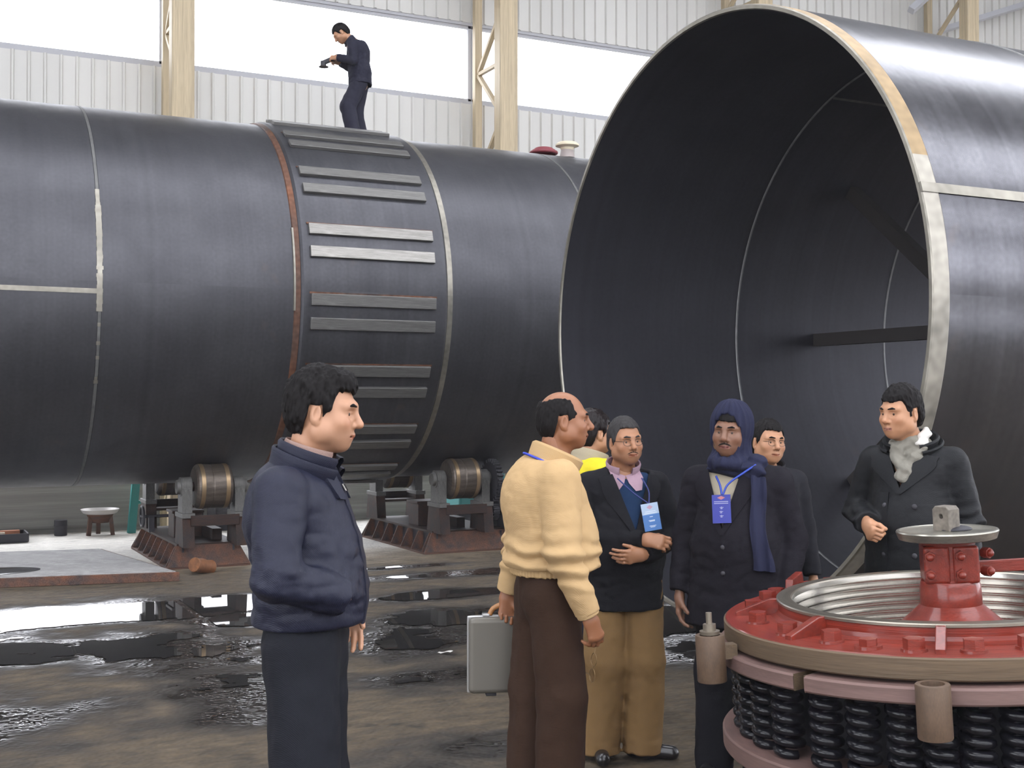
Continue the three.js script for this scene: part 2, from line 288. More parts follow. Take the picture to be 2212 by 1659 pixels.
{
  const k = thing('kiln_shell', 'open-ended dark steel kiln shell towering behind the group of men', 'kiln shell', [P2.x, P2.y, P2.z]);
  const seams = [0, 1.75, 3.44, 5.2];
  for (let i = 0; i + 1 < seams.length; i++) {
    const a = seams[i], b = seams[i + 1] - 0.01;
    part('shell_section', latheX(i ? [[a, 1.99], [a + 0.006, 2], [b - 0.006, 2], [b, 1.99]] : [[0.115, 1.99], [0.118, 2], [b - 0.006, 2], [b, 1.99]], 160), M.steel2, k);
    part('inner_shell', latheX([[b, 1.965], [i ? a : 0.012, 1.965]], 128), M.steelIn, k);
    if (i) part('inner_weld', latheX([[a + 0.012, 1.966], [a + 0.006, 1.959], [a - 0.006, 1.959], [a - 0.012, 1.966]], 128), M.weldIn ??= std([0.27, 0.27, 0.28], 0.5, 0.7, { map: greyMap, bumpMap: noiseMap, bumpScale: 0.003 }), k);
    if (i) part('weld_seam', latheX([[a - 0.03, 1.99], [a - 0.015, 2.004], [a + 0.015, 2.004], [a + 0.02, 1.99]], 128), M.weldDull, k);
  }
  part('rim_face', latheX([[0.012, 1.965], [0, 1.971], [0, 1.992], [0.006, 2]], 160), M.weld, k);
  part('primed_band', latheX([[0.006, 2], [0.012, 2.002], [0.11, 2.002], [0.118, 1.999]], 120, rad(22), rad(130)), M.bevel, k);
  part('bare_band', latheX([[0.006, 2], [0.012, 2.002], [0.11, 2.002], [0.118, 1.999]], 160, rad(152), rad(230)), M.bright2 ??= std([0.5, 0.47, 0.42], 0.5, 0.75, { map: greyMap }), k);
  part('longitudinal_weld', latheX([[0, 1.99], [0, 2.007], [1.72, 2.007], [1.72, 1.99]], 4, rad(15.6), rad(1.6)), M.weld, k);
  part('inner_longitudinal_weld', latheX([[3.42, 1.966], [3.42, 1.96], [1.77, 1.96], [1.77, 1.966]], 2, rad(111.8), rad(0.8)), M.weldDull, k);
  for (const a of [0, 40, -40]) {
    const c = Math.cos(rad(a)) * 1.965, s = Math.sin(rad(a)) * 1.965;
    part('spider_brace', bar(V(2.65, -s, -c), V(2.65, s, c), 0.1, 0.11), M.braceM ??= std([0.03, 0.026, 0.024], 0.8, 0.1), k);
  }
  for (const x of [1.3, 4.4]) for (const s of [-1, 1]) {
    const c = thing('timber_chock', x === 1.3 ? 'dark timber chock under the open kiln shell, ' + (s > 0 ? 'on the near side' : 'on the far side') : 'dark timber chock under the hidden far end of the open kiln shell, ' + (s > 0 ? 'near side' : 'far side'), 'chock', [P2.x + x, 0, P2.z + s * 0.95]);
    part('block', extrude([[-0.3, 0], [0.3, 0], [0.3, 0.62], [-0.3, 0.28]].map(([a, b]) => [s > 0 ? a : -a, b * 0.72]), 0.25, 0.01).rotateY(-Math.PI / 2), M.darkRust, c);
  }
}

// ---------------------------------------------------------------- roller stands under the far shell
function rollerAssembly(parent, x, z, s, driven) {                     // s = +1 near roller, -1 far roller
  const w = part('roller', (() => { const W = 0.185; return latheX([[-W, 0.05], [-W, 0.19], [-W + 0.015, 0.215], [-W + 0.03, 0.226], [-W + 0.07, 0.23], [-0.03, 0.227], [-0.02, 0.222], [-0.01, 0.227], [W - 0.07, 0.23], [W - 0.03, 0.226], [W - 0.015, 0.215], [W, 0.19], [W, 0.05]], 48); })(), M.rollerM ??= std([0.16, 0.13, 0.11], 0.4, 0.6, { map: greyMap }), parent); w.position.set(x, 0.838, z);
  for (const e of [-1, 1]) part('roller_band', latheX([[-0.022, 0.2295], [-0.02, 0.2325], [0.02, 0.2325], [0.022, 0.2295]], 48), M.bandM ??= std([0.34, 0.24, 0.14], 0.38, 0.8), parent).position.set(x + e * 0.125, 0.838, z);
  part('axle', new THREE.CylinderGeometry(0.05, 0.05, 0.66, 20).rotateZ(Math.PI / 2).translate(x, 0.838, z), M.darkRust, parent);
  for (const e of [-1, 1]) {
    const bx0 = x + e * 0.27;
    part('bearing', [new THREE.CylinderGeometry(0.1, 0.1, 0.11, 28).rotateZ(Math.PI / 2).translate(bx0, 0.838, z), bx(0.1, 0.3, 0.22, bx0, 0.68, z), rb(0.13, 0.05, 0.36, bx0, 0.55, z)], M.bearingM ??= std([0.16, 0.155, 0.15], 0.6, 0.4, { map: greyMap }), parent);
    part('bearing_cap', new THREE.CylinderGeometry(0.07, 0.08, 0.04, 28).rotateZ(e * -Math.PI / 2).translate(bx0 + e * 0.07, 0.838, z), M.bearingM, parent);
    part('pedestal', extrude([[-0.2, 0], [0.2, 0], [0.15, 0.3], [-0.15, 0.3]], 0.12, 0.005).rotateY(Math.PI / 2).translate(bx0, 0.235, z), M.darkRust, parent);
  }
  part('cross_plate', [rb(0.5, 0.11, 0.03, x, 0.5, z + s * 0.17), bx(0.46, 0.03, 0.3, x, 0.46, z)], M.darkRust, parent);
  if (driven) {
    const n = 30, o = []; for (let k = 0; k < n; k++) for (const [t, r] of [[0, 0.215], [0.28, 0.215], [0.38, 0.25], [0.62, 0.25], [0.72, 0.215]]) { const a = ((k + t) / n) * Math.PI * 2; o.push([Math.cos(a) * r, Math.sin(a) * r]); }
    part('drive_gear', extrude(o, 0.07, 0.004).rotateY(Math.PI / 2).translate(x + 0.4, 0.8, z), M.dark, parent);
    part('pinion', (() => { const q = o.map(([a, b]) => [a * 0.42, b * 0.42]); return extrude(q, 0.08, 0.003).rotateY(Math.PI / 2).translate(x + 0.4, 0.46, z + 0.03); })(), M.dark, parent);
  }
}
function rollerStand(label, x0, wid, driven) {
  const t = thing('roller_stand', label, 'roller stand', [x0, 0, -13.8]);
  const L = 1.04, H = 0.24, sl = 0.11;
  part('bottom_plate', bx(wid, 0.02, 2 * L, wid / 2, 0.01, 0), M.rust, t);
  part('top_plate', bx(wid - 2 * sl, 0.022, 2 * L - 0.1, wid / 2, H, 0), M.darkRust, t);
  for (const s of [-1, 1]) part('end_plate', (() => { const g = extrude([[0, 0.02], [wid, 0.02], [wid - sl, H], [sl, H]], 0.02); g.rotateX(s * 0.24 * -1); return g.translate(0, 0, s * (L - 0.0)); })(), M.rust, t);
  part('web', [bx(0.02, H - 0.03, 2 * L - 0.06, sl + 0.06, H / 2, 0), bx(0.02, H - 0.03, 2 * L - 0.06, wid - sl - 0.06, H / 2, 0)], M.dark, t);
  const n = 6; for (let k = 0; k <= n; k++) for (const s of [0, 1]) { const z = -L + 0.06 + (k / n) * (2 * L - 0.16); part('gusset', extrude([[0.005, 0.02], [sl + 0.05, 0.02], [sl + 0.05, H - 0.012], [sl - 0.01, H - 0.012]].map(([x, y]) => [s ? wid - x : x, y]), 0.016).translate(0, 0, z), M.rust, t); }
  const cx = driven ? 0.46 : 0.46;
  rollerAssembly(t, cx, 1.0, 1, driven); rollerAssembly(t, cx, -1.0, -1, false);
  part('adjusting_box', [rb(0.3, 0.26, 0.3, cx - 0.1, 0.38, 0.2), rb(0.34, 0.03, 0.34, cx - 0.1, 0.525, 0.2)], M.darkRust, t);
  part('tie_beam', bx(0.1, 0.12, 1.5, cx + 0.12, 0.31, 0), M.darkRust, t);
  if (driven) {
    part('gearbox', [rb(0.34, 0.34, 0.34, cx + 0.66, 0.43, 0.62), rb(0.4, 0.05, 0.4, cx + 0.66, 0.3, 0.62)], M.dark, t);
    part('drive_motor', [new THREE.CylinderGeometry(0.14, 0.14, 0.34, 24).rotateX(Math.PI / 2).translate(cx + 0.68, 0.52, 0.98), new THREE.CylinderGeometry(0.1, 0.14, 0.06, 24).rotateX(Math.PI / 2).translate(cx + 0.68, 0.52, 1.17), bx(0.26, 0.16, 0.3, cx + 0.68, 0.32, 0.98)], M.dark, t);
    part('cable_gland', cy(0.03, 0.03, 0.06, 0.22, 0.27, 1.0), M.bright, t);
  } else part('handwheel', [new THREE.TorusGeometry(0.11, 0.016, 8, 24).rotateY(Math.PI / 2).translate(0.02, 0.42, -0.45), new THREE.CylinderGeometry(0.018, 0.018, 0.3, 10).rotateZ(Math.PI / 2).translate(0.16, 0.42, -0.45), bx(0.012, 0.2, 0.02, 0.02, 0.42, -0.45), bx(0.012, 0.02, 0.2, 0.02, 0.42, -0.45), bar(V(0.12, 0.42, -0.45), V(0.12, 0.24, -0.45), 0.06, 0.06)], M.dark, t);
}
rollerStand('rusty roller stand with ribbed sloping sides, left of the man in navy', 2.51, 0.86, false);
rollerStand('rusty roller stand with a toothed gear, left of the man in tan', 5.34, 1.14, true);

// ---------------------------------------------------------------- small things by the back wall and on the floor
{
  const p = thing('steel_plate', 'thick rusty steel plate lying on the floor at the left edge', 'steel plate', [2.46, 0, -11.92], rad(-11));
  const o = [[0, 0], [-0.8, 2.15], [-8, 2.15], [-8, 0]];
  part('slab', extrude(o, 0.085, 0.004).rotateX(-Math.PI / 2).translate(0, 0.0445, 0), M.rust, p);
  part('dust_layer', extrude(o.map(([x, y], k) => [x + [-0.03, -0.03, 0.03, 0.03][k], y + [0.02, -0.02, -0.02, 0.02][k]]), 0.006).rotateX(-Math.PI / 2).translate(0, 0.09, 0), std([0.36, 0.35, 0.35], 0.7, 0, { map: greyMap, bumpMap: noiseMap, bumpScale: 0.004 }), p);
  const pw = tag(part('puddle', new THREE.CircleGeometry(1, 40).rotateX(-Math.PI / 2).scale(0.55, 1, 0.28), M.puddle), 'small bright puddle lying on the steel plate at the left edge', 'puddle'); pw.userData.kind = 'stuff'; pw.position.set(0.75, 0.097, -12.7);
  const c = thing('crushed_can', 'small rusty crushed can on the floor beside the end of the steel plate', 'can', [2.78, 0.075, -12.35], 0.6);
  part('can_body', toCreasedNormals(new THREE.LatheGeometry([[0.001, -0.13], [0.07, -0.13], [0.075, -0.12], [0.066, -0.05], [0.074, 0.02], [0.068, 0.09], [0.074, 0.12], [0.07, 0.13], [0.001, 0.128]].map((q) => new THREE.Vector2(...q)), 20), 0.4).rotateZ(1.35).rotateX(0.2), std([0.27, 0.11, 0.045], 0.6, 0.2, { map: greyMap }), c);
  const s = thing('iron_stand', 'rusty iron stand with a wide pale pan on top against the back wall', 'stand', [2.41, 0, -16.55]);
  part('pan', lathe([[0.001, 0.27], [0.1, 0.275], [0.2, 0.3], [0.235, 0.335], [0.24, 0.33], [0.21, 0.285], [0.12, 0.25], [0.001, 0.245]]), std([0.5, 0.48, 0.46], 0.4, 0.3), s);
  for (const [x, z] of [[-0.12, 0.05], [0.12, 0.05], [0, -0.12]]) part('leg', bar(V(x * 1.25, 0, z * 1.25), V(x, 0.27, z), 0.05, 0.05), M.rust, s);
  part('skirt', lathe([[0.11, 0.16], [0.17, 0.27]]), M.rust, s);
  const g = thing('ladder', 'teal painted steel ladder standing behind the left roller stand', 'ladder', [2.84, 0, -16.6]);
  part('post', bar(V(-0.03, 0, 0), V(0.03, 0.75, 0), 0.1, 0.06), M.teal, g); part('post', bar(V(0.6, 0, 0), V(0.6, 0.75, 0), 0.08, 0.06), M.teal, g);
  part('rung', rod(V(0, 0.4, 0), V(0.6, 0.4, 0), 0.025), M.teal, g); part('rung', rod(V(0.02, 0.68, 0), V(0.6, 0.68, 0), 0.025), M.teal, g);
  const b = thing('storage_box', 'grey steel box with a pale lid by the back wall', 'box', [4.3, 0, -16.6]);
  part('body', rb(0.9, 0.34, 0.5, 0, 0.17, 0), std([0.1, 0.1, 0.12], 0.6, 0.2, { map: greyMap }), b); part('lid', rb(0.94, 0.03, 0.54, 0, 0.355, 0), std([0.45, 0.44, 0.43], 0.6), b);
  const d = thing('oil_drum', 'small dark drum on the floor by the back wall, left of the iron stand', 'drum', [1.95, 0, -16.7]);
  part('drum', lathe([[0.001, 0.2], [0.075, 0.2], [0.08, 0.19], [0.08, 0.14], [0.084, 0.13], [0.08, 0.12], [0.08, 0.01], [0.075, 0], [0.001, 0]], 28), M.dark, d);
  // scrap in a low tray at the left edge
  const tr = thing('scrap_tray', 'low dark tray of scrap wood at the left edge by the back wall', 'tray', [1.05, 0, -16.3]);
  part('tray', [bx(0.9, 0.02, 0.5, 0, 0.02, 0), bx(0.9, 0.1, 0.02, 0, 0.06, 0.25), bx(0.9, 0.1, 0.02, 0, 0.06, -0.25), bx(0.02, 0.1, 0.5, 0.45, 0.06, 0), bx(0.02, 0.1, 0.5, -0.45, 0.06, 0)], M.dark, tr);
  const woods = [[0.55, 0.4, 0.25], [0.45, 0.2, 0.12], [0.6, 0.52, 0.4]];
  ['lowest pale', 'reddish', 'tan', 'upper pale', 'upper reddish', 'upper tan'].forEach((n, k) => {
    const o = tag(part('wood_offcut', rb(0.5 + 0.12 * rnd(), 0.045, 0.075, 0, 0, 0, 0.004), std(woods[k % 3], 0.8)), n + ' wood offcut in the low tray by the back wall', 'wood', 'offcuts in the tray');
    o.position.set(1.05 + [0.04, -0.05, 0.06, -0.04, 0.08, -0.06][k], k < 4 ? 0.0535 : 0.0995, -16.3 + [-0.165, -0.055, 0.055, 0.165, -0.09, 0.1][k]); o.rotation.y = [0.04, -0.03, 0.05, -0.04, 0.12, -0.1][k];
  });
  const m = thing('teal_motor', 'teal machine housing standing behind the gear of the second roller stand', 'machine', [7.2, 0, -15.4]);
  part('housing', rb(0.7, 0.62, 0.5, 0, 0.55, 0, 0.04), M.tealL ??= std([0.06, 0.28, 0.27], 0.5), m); part('foot', rb(0.8, 0.24, 0.6, 0, 0.12, 0), M.dark, m);
  // fittings on the crown of the far shell
  const n1 = thing('warning_lamp', 'pale round lamp-like fitting on the crown of the far shell beside the open mouth', 'fitting', [7.66, 4.816, -13.62]);
  part('base', cy(0.1, 0.08, 0.1, 0, 0.05, 0, 20), std([0.35, 0.3, 0.28], 0.6), n1); part('cap', lathe([[0.001, 0.2], [0.12, 0.195], [0.15, 0.17], [0.15, 0.15], [0.09, 0.13], [0.08, 0.1], [0.001, 0.1]], 24), std([0.7, 0.62, 0.45], 0.5), n1);
  const n2 = thing('hose_reel', 'low dark red coil on the crown of the far shell, left of the pale fitting', 'hose', [7.32, 4.83, -13.62]);
  part('coil', [0, 1, 2].map((k) => new THREE.TorusGeometry(0.16 - 0.03 * k, 0.022, 8, 28).rotateX(Math.PI / 2).translate(0, 0.02 + 0.02 * k, 0)), std([0.2, 0.03, 0.04], 0.5), n2);
}

// ---------------------------------------------------------------- the red crusher head in the foreground
{
  const t = thing('cone_crusher', 'red spring cone crusher with bolted ring and black coil springs in the right foreground', 'crusher', [3.492, 0.0, -3.28]);
  t.rotation.set(-0.026, 0, 0.048, 'ZXY');
  const A0 = rad(-46.21), at = (deg, r, y = 0) => { const a = rad(deg) + A0; return V(Math.sin(a) * r, y, Math.cos(a) * r); };   // 0 = towards the camera, + = right
  const put = (m, deg, r, y) => { m.position.copy(at(deg, r, y)); m.rotation.y = rad(deg) + A0; return m; };
  const ring = (name, pts, mat, d0 = 0, dl = 360, n = 96) => part(name, toCreasedNormals(new THREE.LatheGeometry(pts.map((p) => new THREE.Vector2(...p)), n, rad(d0) + A0, rad(dl)), 0.4), mat, t);
  // lower frame
  ring('main_frame', [[0.001, 0.44], [0.6, 0.44], [0.64, 0.4], [0.6, 0.3], [0.58, 0.12], [0.66, 0.1], [0.68, 0.08], [0.68, 0.03], [0.001, 0.03]], M.red);
  ring('lower_flange', [[0.6, 0.47], [0.6, 0.54], [0.826, 0.54], [0.832, 0.534], [0.832, 0.48], [0.826, 0.472], [0.6, 0.44]], M.pink);
  ring('spring_barrel', [[0.62, 0.53], [0.62, 0.82]], M.dark);
  // springs
  const coils = 6.3, y0 = 0.55, y1 = 0.795, pts = []; for (let k = 0; k <= coils * 12; k++) { const a = (k / 12) * Math.PI * 2; pts.push(V(Math.cos(a) * 0.041, y0 + (y1 - y0) * (k / (coils * 12)), Math.sin(a) * 0.041)); }
  const sg = new THREE.TubeGeometry(new THREE.CatmullRomCurve3(pts), Math.round(coils * 18), 0.0165, 8);
  const sa = [15.2, 5.7, -2.7, -11.2, -21.4, -31.9, -45.7, -56.2, -66.6, -77, -87.5, -98]; for (let a = 25.6; a < 252; a += 10.5) sa.push(a);
  for (const a of sa) { put(part('spring', sg, M.spring, t), a, 0.735, 0); }
  // spring seat ring in two lengths with a gap between them
  const seat = [[0.63, 0.8], [0.63, 0.855], [0.829, 0.855], [0.836, 0.848], [0.836, 0.807], [0.829, 0.8], [0.63, 0.8]];
  ring('spring_seat', seat, M.pink, -172, 137, 48); ring('spring_seat', seat, M.pink, -32, 217, 72);
  for (const a of [-35, -32]) part('seat_end', (() => { const g = new THREE.BoxGeometry(0.004, 0.055, 0.2); return g; })(), M.primer, t).position.copy(at(a, 0.733, 0.8275)), t.children.at(-1).rotation.y = rad(a) + A0;
  // adjustment ring with its bolted red top
  ring('adjustment_ring', [[0.6, 0.867], [0.8, 0.867], [0.806, 0.873], [0.806, 0.934], [0.8, 0.939]], M.primer);
  ring('ring_top', [[0.8, 0.939], [0.796, 0.942], [0.62, 0.944]], M.red);
  const th = [[0.6, 0.944], [0.592, 0.96], [0.59, 0.992], [0.606, 0.998]];
  ring('threaded_bowl', [[0.632, 0.944], [0.612, 0.952], [0.603, 0.965], [0.603, 0.992]], M.red);
  ring('bowl_rim', [[0.603, 0.992], [0.608, 0.995], [0.608, 1.003], [0.603, 1.006], [0.556, 1.006], [0.55, 1.002]], M.bright3 ??= std([0.42, 0.38, 0.32], 0.32, 0.9, { map: greyMap }));
  const tp = [[0.55, 1.002]]; for (let k = 0; k < 6; k++) { const y = 0.985 - k * 0.033; tp.push([0.548, y], [0.576, y - 0.008], [0.578, y - 0.022], [0.548, y - 0.028]); }
  ring('thread', tp, M.bright);
  ring('bowl_liner', [[0.552, 0.79], [0.5, 0.75], [0.4, 0.68], [0.001, 0.66]], M.dark);
  // bolts and ribs
  const hex = new THREE.CylinderGeometry(0.033, 0.034, 0.042, 6).translate(0, 0.021, 0), hexS = toCreasedNormals(hex, 0.3), hexF = mergeGeometries([hexS.clone(), new THREE.CylinderGeometry(0.04, 0.042, 0.01, 24).toNonIndexed().translate(0, 0.004, 0)]);
  const low = mergeGeometries([toCreasedNormals(new THREE.CylinderGeometry(0.03, 0.031, 0.024, 6).translate(0, 0.02, 0), 0.3), new THREE.CylinderGeometry(0.043, 0.045, 0.012, 24).toNonIndexed().translate(0, 0.005, 0)]);
  const ba = [6.2, -7.7, -19.1, -30.8, -47.5, -67.5, -88.4, -106]; for (let a = 20; a < 250; a += 13.4) ba.push(a);
  ba.forEach((a, k) => { const b = put(part('bolt', k === 2 ? low : hexF, M.red, t), a, k < 3 ? 0.725 : 0.7, 0.942); b.rotation.y += k * 1.7; });
  const ribG = extrude([[0, 0], [0.155, 0], [0.155, 0.012], [0.03, 0.058], [0, 0.058]], 0.032, 0.003).rotateY(-Math.PI / 2).translate(0, 0, 0);
  for (let k = 0; k < 9; k++) { const a = -1.5 - k * 40, m = put(part('rib', ribG, M.red, t), a, 0.602, 0.942); }
  const ba2 = put(part('lifting_lug', extrude([[-0.14, 0], [0.14, 0], [0.12, 0.075], [-0.1, 0.075]], 0.03, 0.004), M.red, t), -122, 0.69, 0.942); ba2.rotation.y += 0.5;
  // tubular guide posts outside the ring
  for (const [a, y, stud] of [[-3, 0.795, 0], [-61, 0.85, 1], [57, 0.8, 0], [117, 0.8, 0], [177, 0.8, 0]]) {
    const r = a === -61 ? 0.905 : 0.872;
    put(part('guide_tube', lathe([[0.036, -0.082], [0.05, -0.082], [0.052, -0.078], [0.052, 0.078], [0.05, 0.082], [0.036, 0.082], [0.036, -0.082]], 32), M.tube ??= std([0.13, 0.08, 0.05], 0.6, 0.1, { map: greyMap }), t), a, r, y);
    if (stud) put(part('stud', [cy(0.011, 0.011, 0.2, 0, 0.06, 0, 12), new THREE.CylinderGeometry(0.024, 0.024, 0.024, 6).translate(0, 0.108, 0), cy(0.034, 0.036, 0.012, 0, 0.09, 0, 20)], M.studM ??= std([0.22, 0.19, 0.15], 0.45, 0.7), t), a, r, y);
    put(part('tube_bracket', bx(0.05, 0.05, 0.08, 0, 0, -0.05), M.primer, t), a, r, y + (a === -61 ? 0.02 : 0.03));
  }
  // central shaft with its feed plate
  const ax = [0.0, 0, 0.022];
  const ring0 = (name, pts, mat, n = 48) => { const m = ring(name, pts, mat, 0, 360, n); m.position.set(...ax); return m; };
  ring0('mantle', [[0.42, 0.7], [0.34, 0.78], [0.25, 0.86], [0.18, 0.905], [0.125, 0.955], [0.108, 0.972], [0.106, 1.04], [0.1, 1.058], [0.001, 1.06]], M.red);
  const nk = part('neck_block', [rb(0.09, 0.135, 0.17, -0.049, 1.122, 0, 0.012), rb(0.09, 0.135, 0.17, 0.05, 1.122, 0, 0.012), cy(0.08, 0.075, 0.15, 0, 1.13, 0, 28), cy(0.095, 0.095, 0.02, 0, 1.198, 0, 28)], M.red, t); nk.position.set(...ax); nk.rotation.y = A0 + 0.12;
  for (const [x, y] of [[-0.075, 1.09], [-0.075, 1.155], [0.03, 1.09], [0.03, 1.155], [0.085, 1.09], [0.085, 1.155]]) { const b = part('clamp_bolt', [new THREE.CylinderGeometry(0.02, 0.02, 0.03, 6).rotateX(Math.PI / 2).translate(x, y, 0.098), new THREE.SphereGeometry(0.014, 12, 8).translate(x, y, 0.115)], M.red, t); b.position.set(...ax); b.rotation.y = A0 + 0.12 + (x > 0.08 ? 0.7 : 0); }
  ring0('feed_plate', [[0.001, 1.209], [0.16, 1.207], [0.17, 1.21], [0.179, 1.236], [0.176, 1.241], [0.168, 1.242], [0.155, 1.237], [0.001, 1.238]], M.plate ??= std([0.55, 0.53, 0.47], 0.3, 0.9, { map: greyMap }), 64);
  const lug = part('lifting_eye', (() => { const s = new THREE.Shape([[-0.034, 0], [0.034, 0], [0.034, 0.075], [0.024, 0.085], [-0.024, 0.085], [-0.034, 0.075]].map((p) => new THREE.Vector2(...p))); const h = new THREE.Path(); h.absarc(0, 0.052, 0.013, 0, 7, true); s.holes.push(h); return new THREE.ExtrudeGeometry(s, { depth: 0.05, bevelEnabled: true, bevelSize: 0.004, bevelThickness: 0.004, bevelSegments: 2 }).translate(0, 1.238, -0.025); })(), M.lugM ??= std([0.24, 0.21, 0.18], 0.6, 0.3, { map: greyMap }), t); lug.position.set(...ax); lug.rotation.y = A0 - 0.7;
  part('grease_heap', (() => { const g = new THREE.SphereGeometry(0.06, 20, 10).scale(1, 0.22, 1).translate(0.03, 1.24, 0.01); return g; })(), M.dark, t).position.set(...ax);
  const lv = part('lever_bar', rb(0.3, 0.045, 0.02, 0.25, 1.09, -0.06, 0.004), M.red, t); lv.position.set(...ax); lv.rotation.set(0, A0 + 0.35, 0); 
}

// ---------------------------------------------------------------- people: distance fields meshed as smooth surfaces
class Field {
  constructor() { this.ops = []; this.disp = null; }
  push(kind, k, f, c, r) { this.ops.push({ kind, k, f, c, r }); return this; }
  cap(a, b, ra, rb, k = 0.03, sx = 1, sz = 1, kind = 1) {              // tapered capsule, its cross-section stretched by sx, sz
    const cx = (a[0] + b[0]) / 2, cz = (a[2] + b[2]) / 2, ax = (a[0] - cx) / sx, az = (a[2] - cz) / sz, dx = (b[0] - a[0]) / sx, dy = b[1] - a[1], dz = (b[2] - a[2]) / sz, dd = dx * dx + dy * dy + dz * dz || 1e-9, m = Math.min(sx, sz, 1);
    const f = (x, y, z) => { const px = (x - cx) / sx - ax, py = y - a[1], pz = (z - cz) / sz - az; let t = (px * dx + py * dy + pz * dz) / dd; t = t < 0 ? 0 : t > 1 ? 1 : t; const qx = px - dx * t, qy = py - dy * t, qz = pz - dz * t; return (Math.sqrt(qx * qx + qy * qy + qz * qz) - (ra + (rb - ra) * t)) * m; };
    return this.push(kind, k, f, [cx, (a[1] + b[1]) / 2, cz], Math.hypot(b[0] - a[0], b[1] - a[1], b[2] - a[2]) / 2 + Math.max(ra, rb) * Math.max(sx, sz, 1));
  }
  ell(c, r, k = 0.03, rot = null, kind = 1) {
    const q = rot ? new THREE.Matrix3().setFromMatrix4(new THREE.Matrix4().makeRotationFromEuler(new THREE.Euler(...rot)).transpose()).elements : null;
    const f = (x, y, z) => { x -= c[0]; y -= c[1]; z -= c[2]; if (q) { const X = q[0] * x + q[3] * y + q[6] * z, Y = q[1] * x + q[4] * y + q[7] * z, Z = q[2] * x + q[5] * y + q[8] * z; x = X; y = Y; z = Z; } const a = x / r[0], b = y / r[1], e = z / r[2], k0 = Math.sqrt(a * a + b * b + e * e), k1 = Math.sqrt((a / r[0]) ** 2 + (b / r[1]) ** 2 + (e / r[2]) ** 2); return k1 < 1e-9 ? -Math.min(...r) : (k0 * (k0 - 1)) / k1; };
    return this.push(kind, k, f, c, Math.max(...r));
  }
  cut(f, k = 0.004) { return this.push(2, k, f, null, 0); }            // keeps where f < 0
  at(x, y, z) {
    let d = 9;
    for (const o of this.ops) {
      if (o.kind === 2) { const b = o.f(x, y, z), h = Math.max(o.k - Math.abs(d - b), 0) / o.k; d = Math.max(d, b) + h * h * o.k * 0.25; continue; }
      const c = o.c, far = Math.hypot(x - c[0], y - c[1], z - c[2]) - o.r;
      if (o.kind === 1) { if (far > d + o.k) continue; const b = o.f(x, y, z), h = Math.max(o.k - Math.abs(d - b), 0) / o.k; d = Math.min(d, b) - h * h * o.k * 0.25; } else { if (far > o.k - d && far > 0) continue; const b = -o.f(x, y, z), h = Math.max(o.k - Math.abs(d - b), 0) / o.k; d = Math.max(d, b) + h * h * o.k * 0.25; }
    }
    return this.disp && Math.abs(d) < 0.06 ? d + this.disp(x, y, z) : d;
  }
}
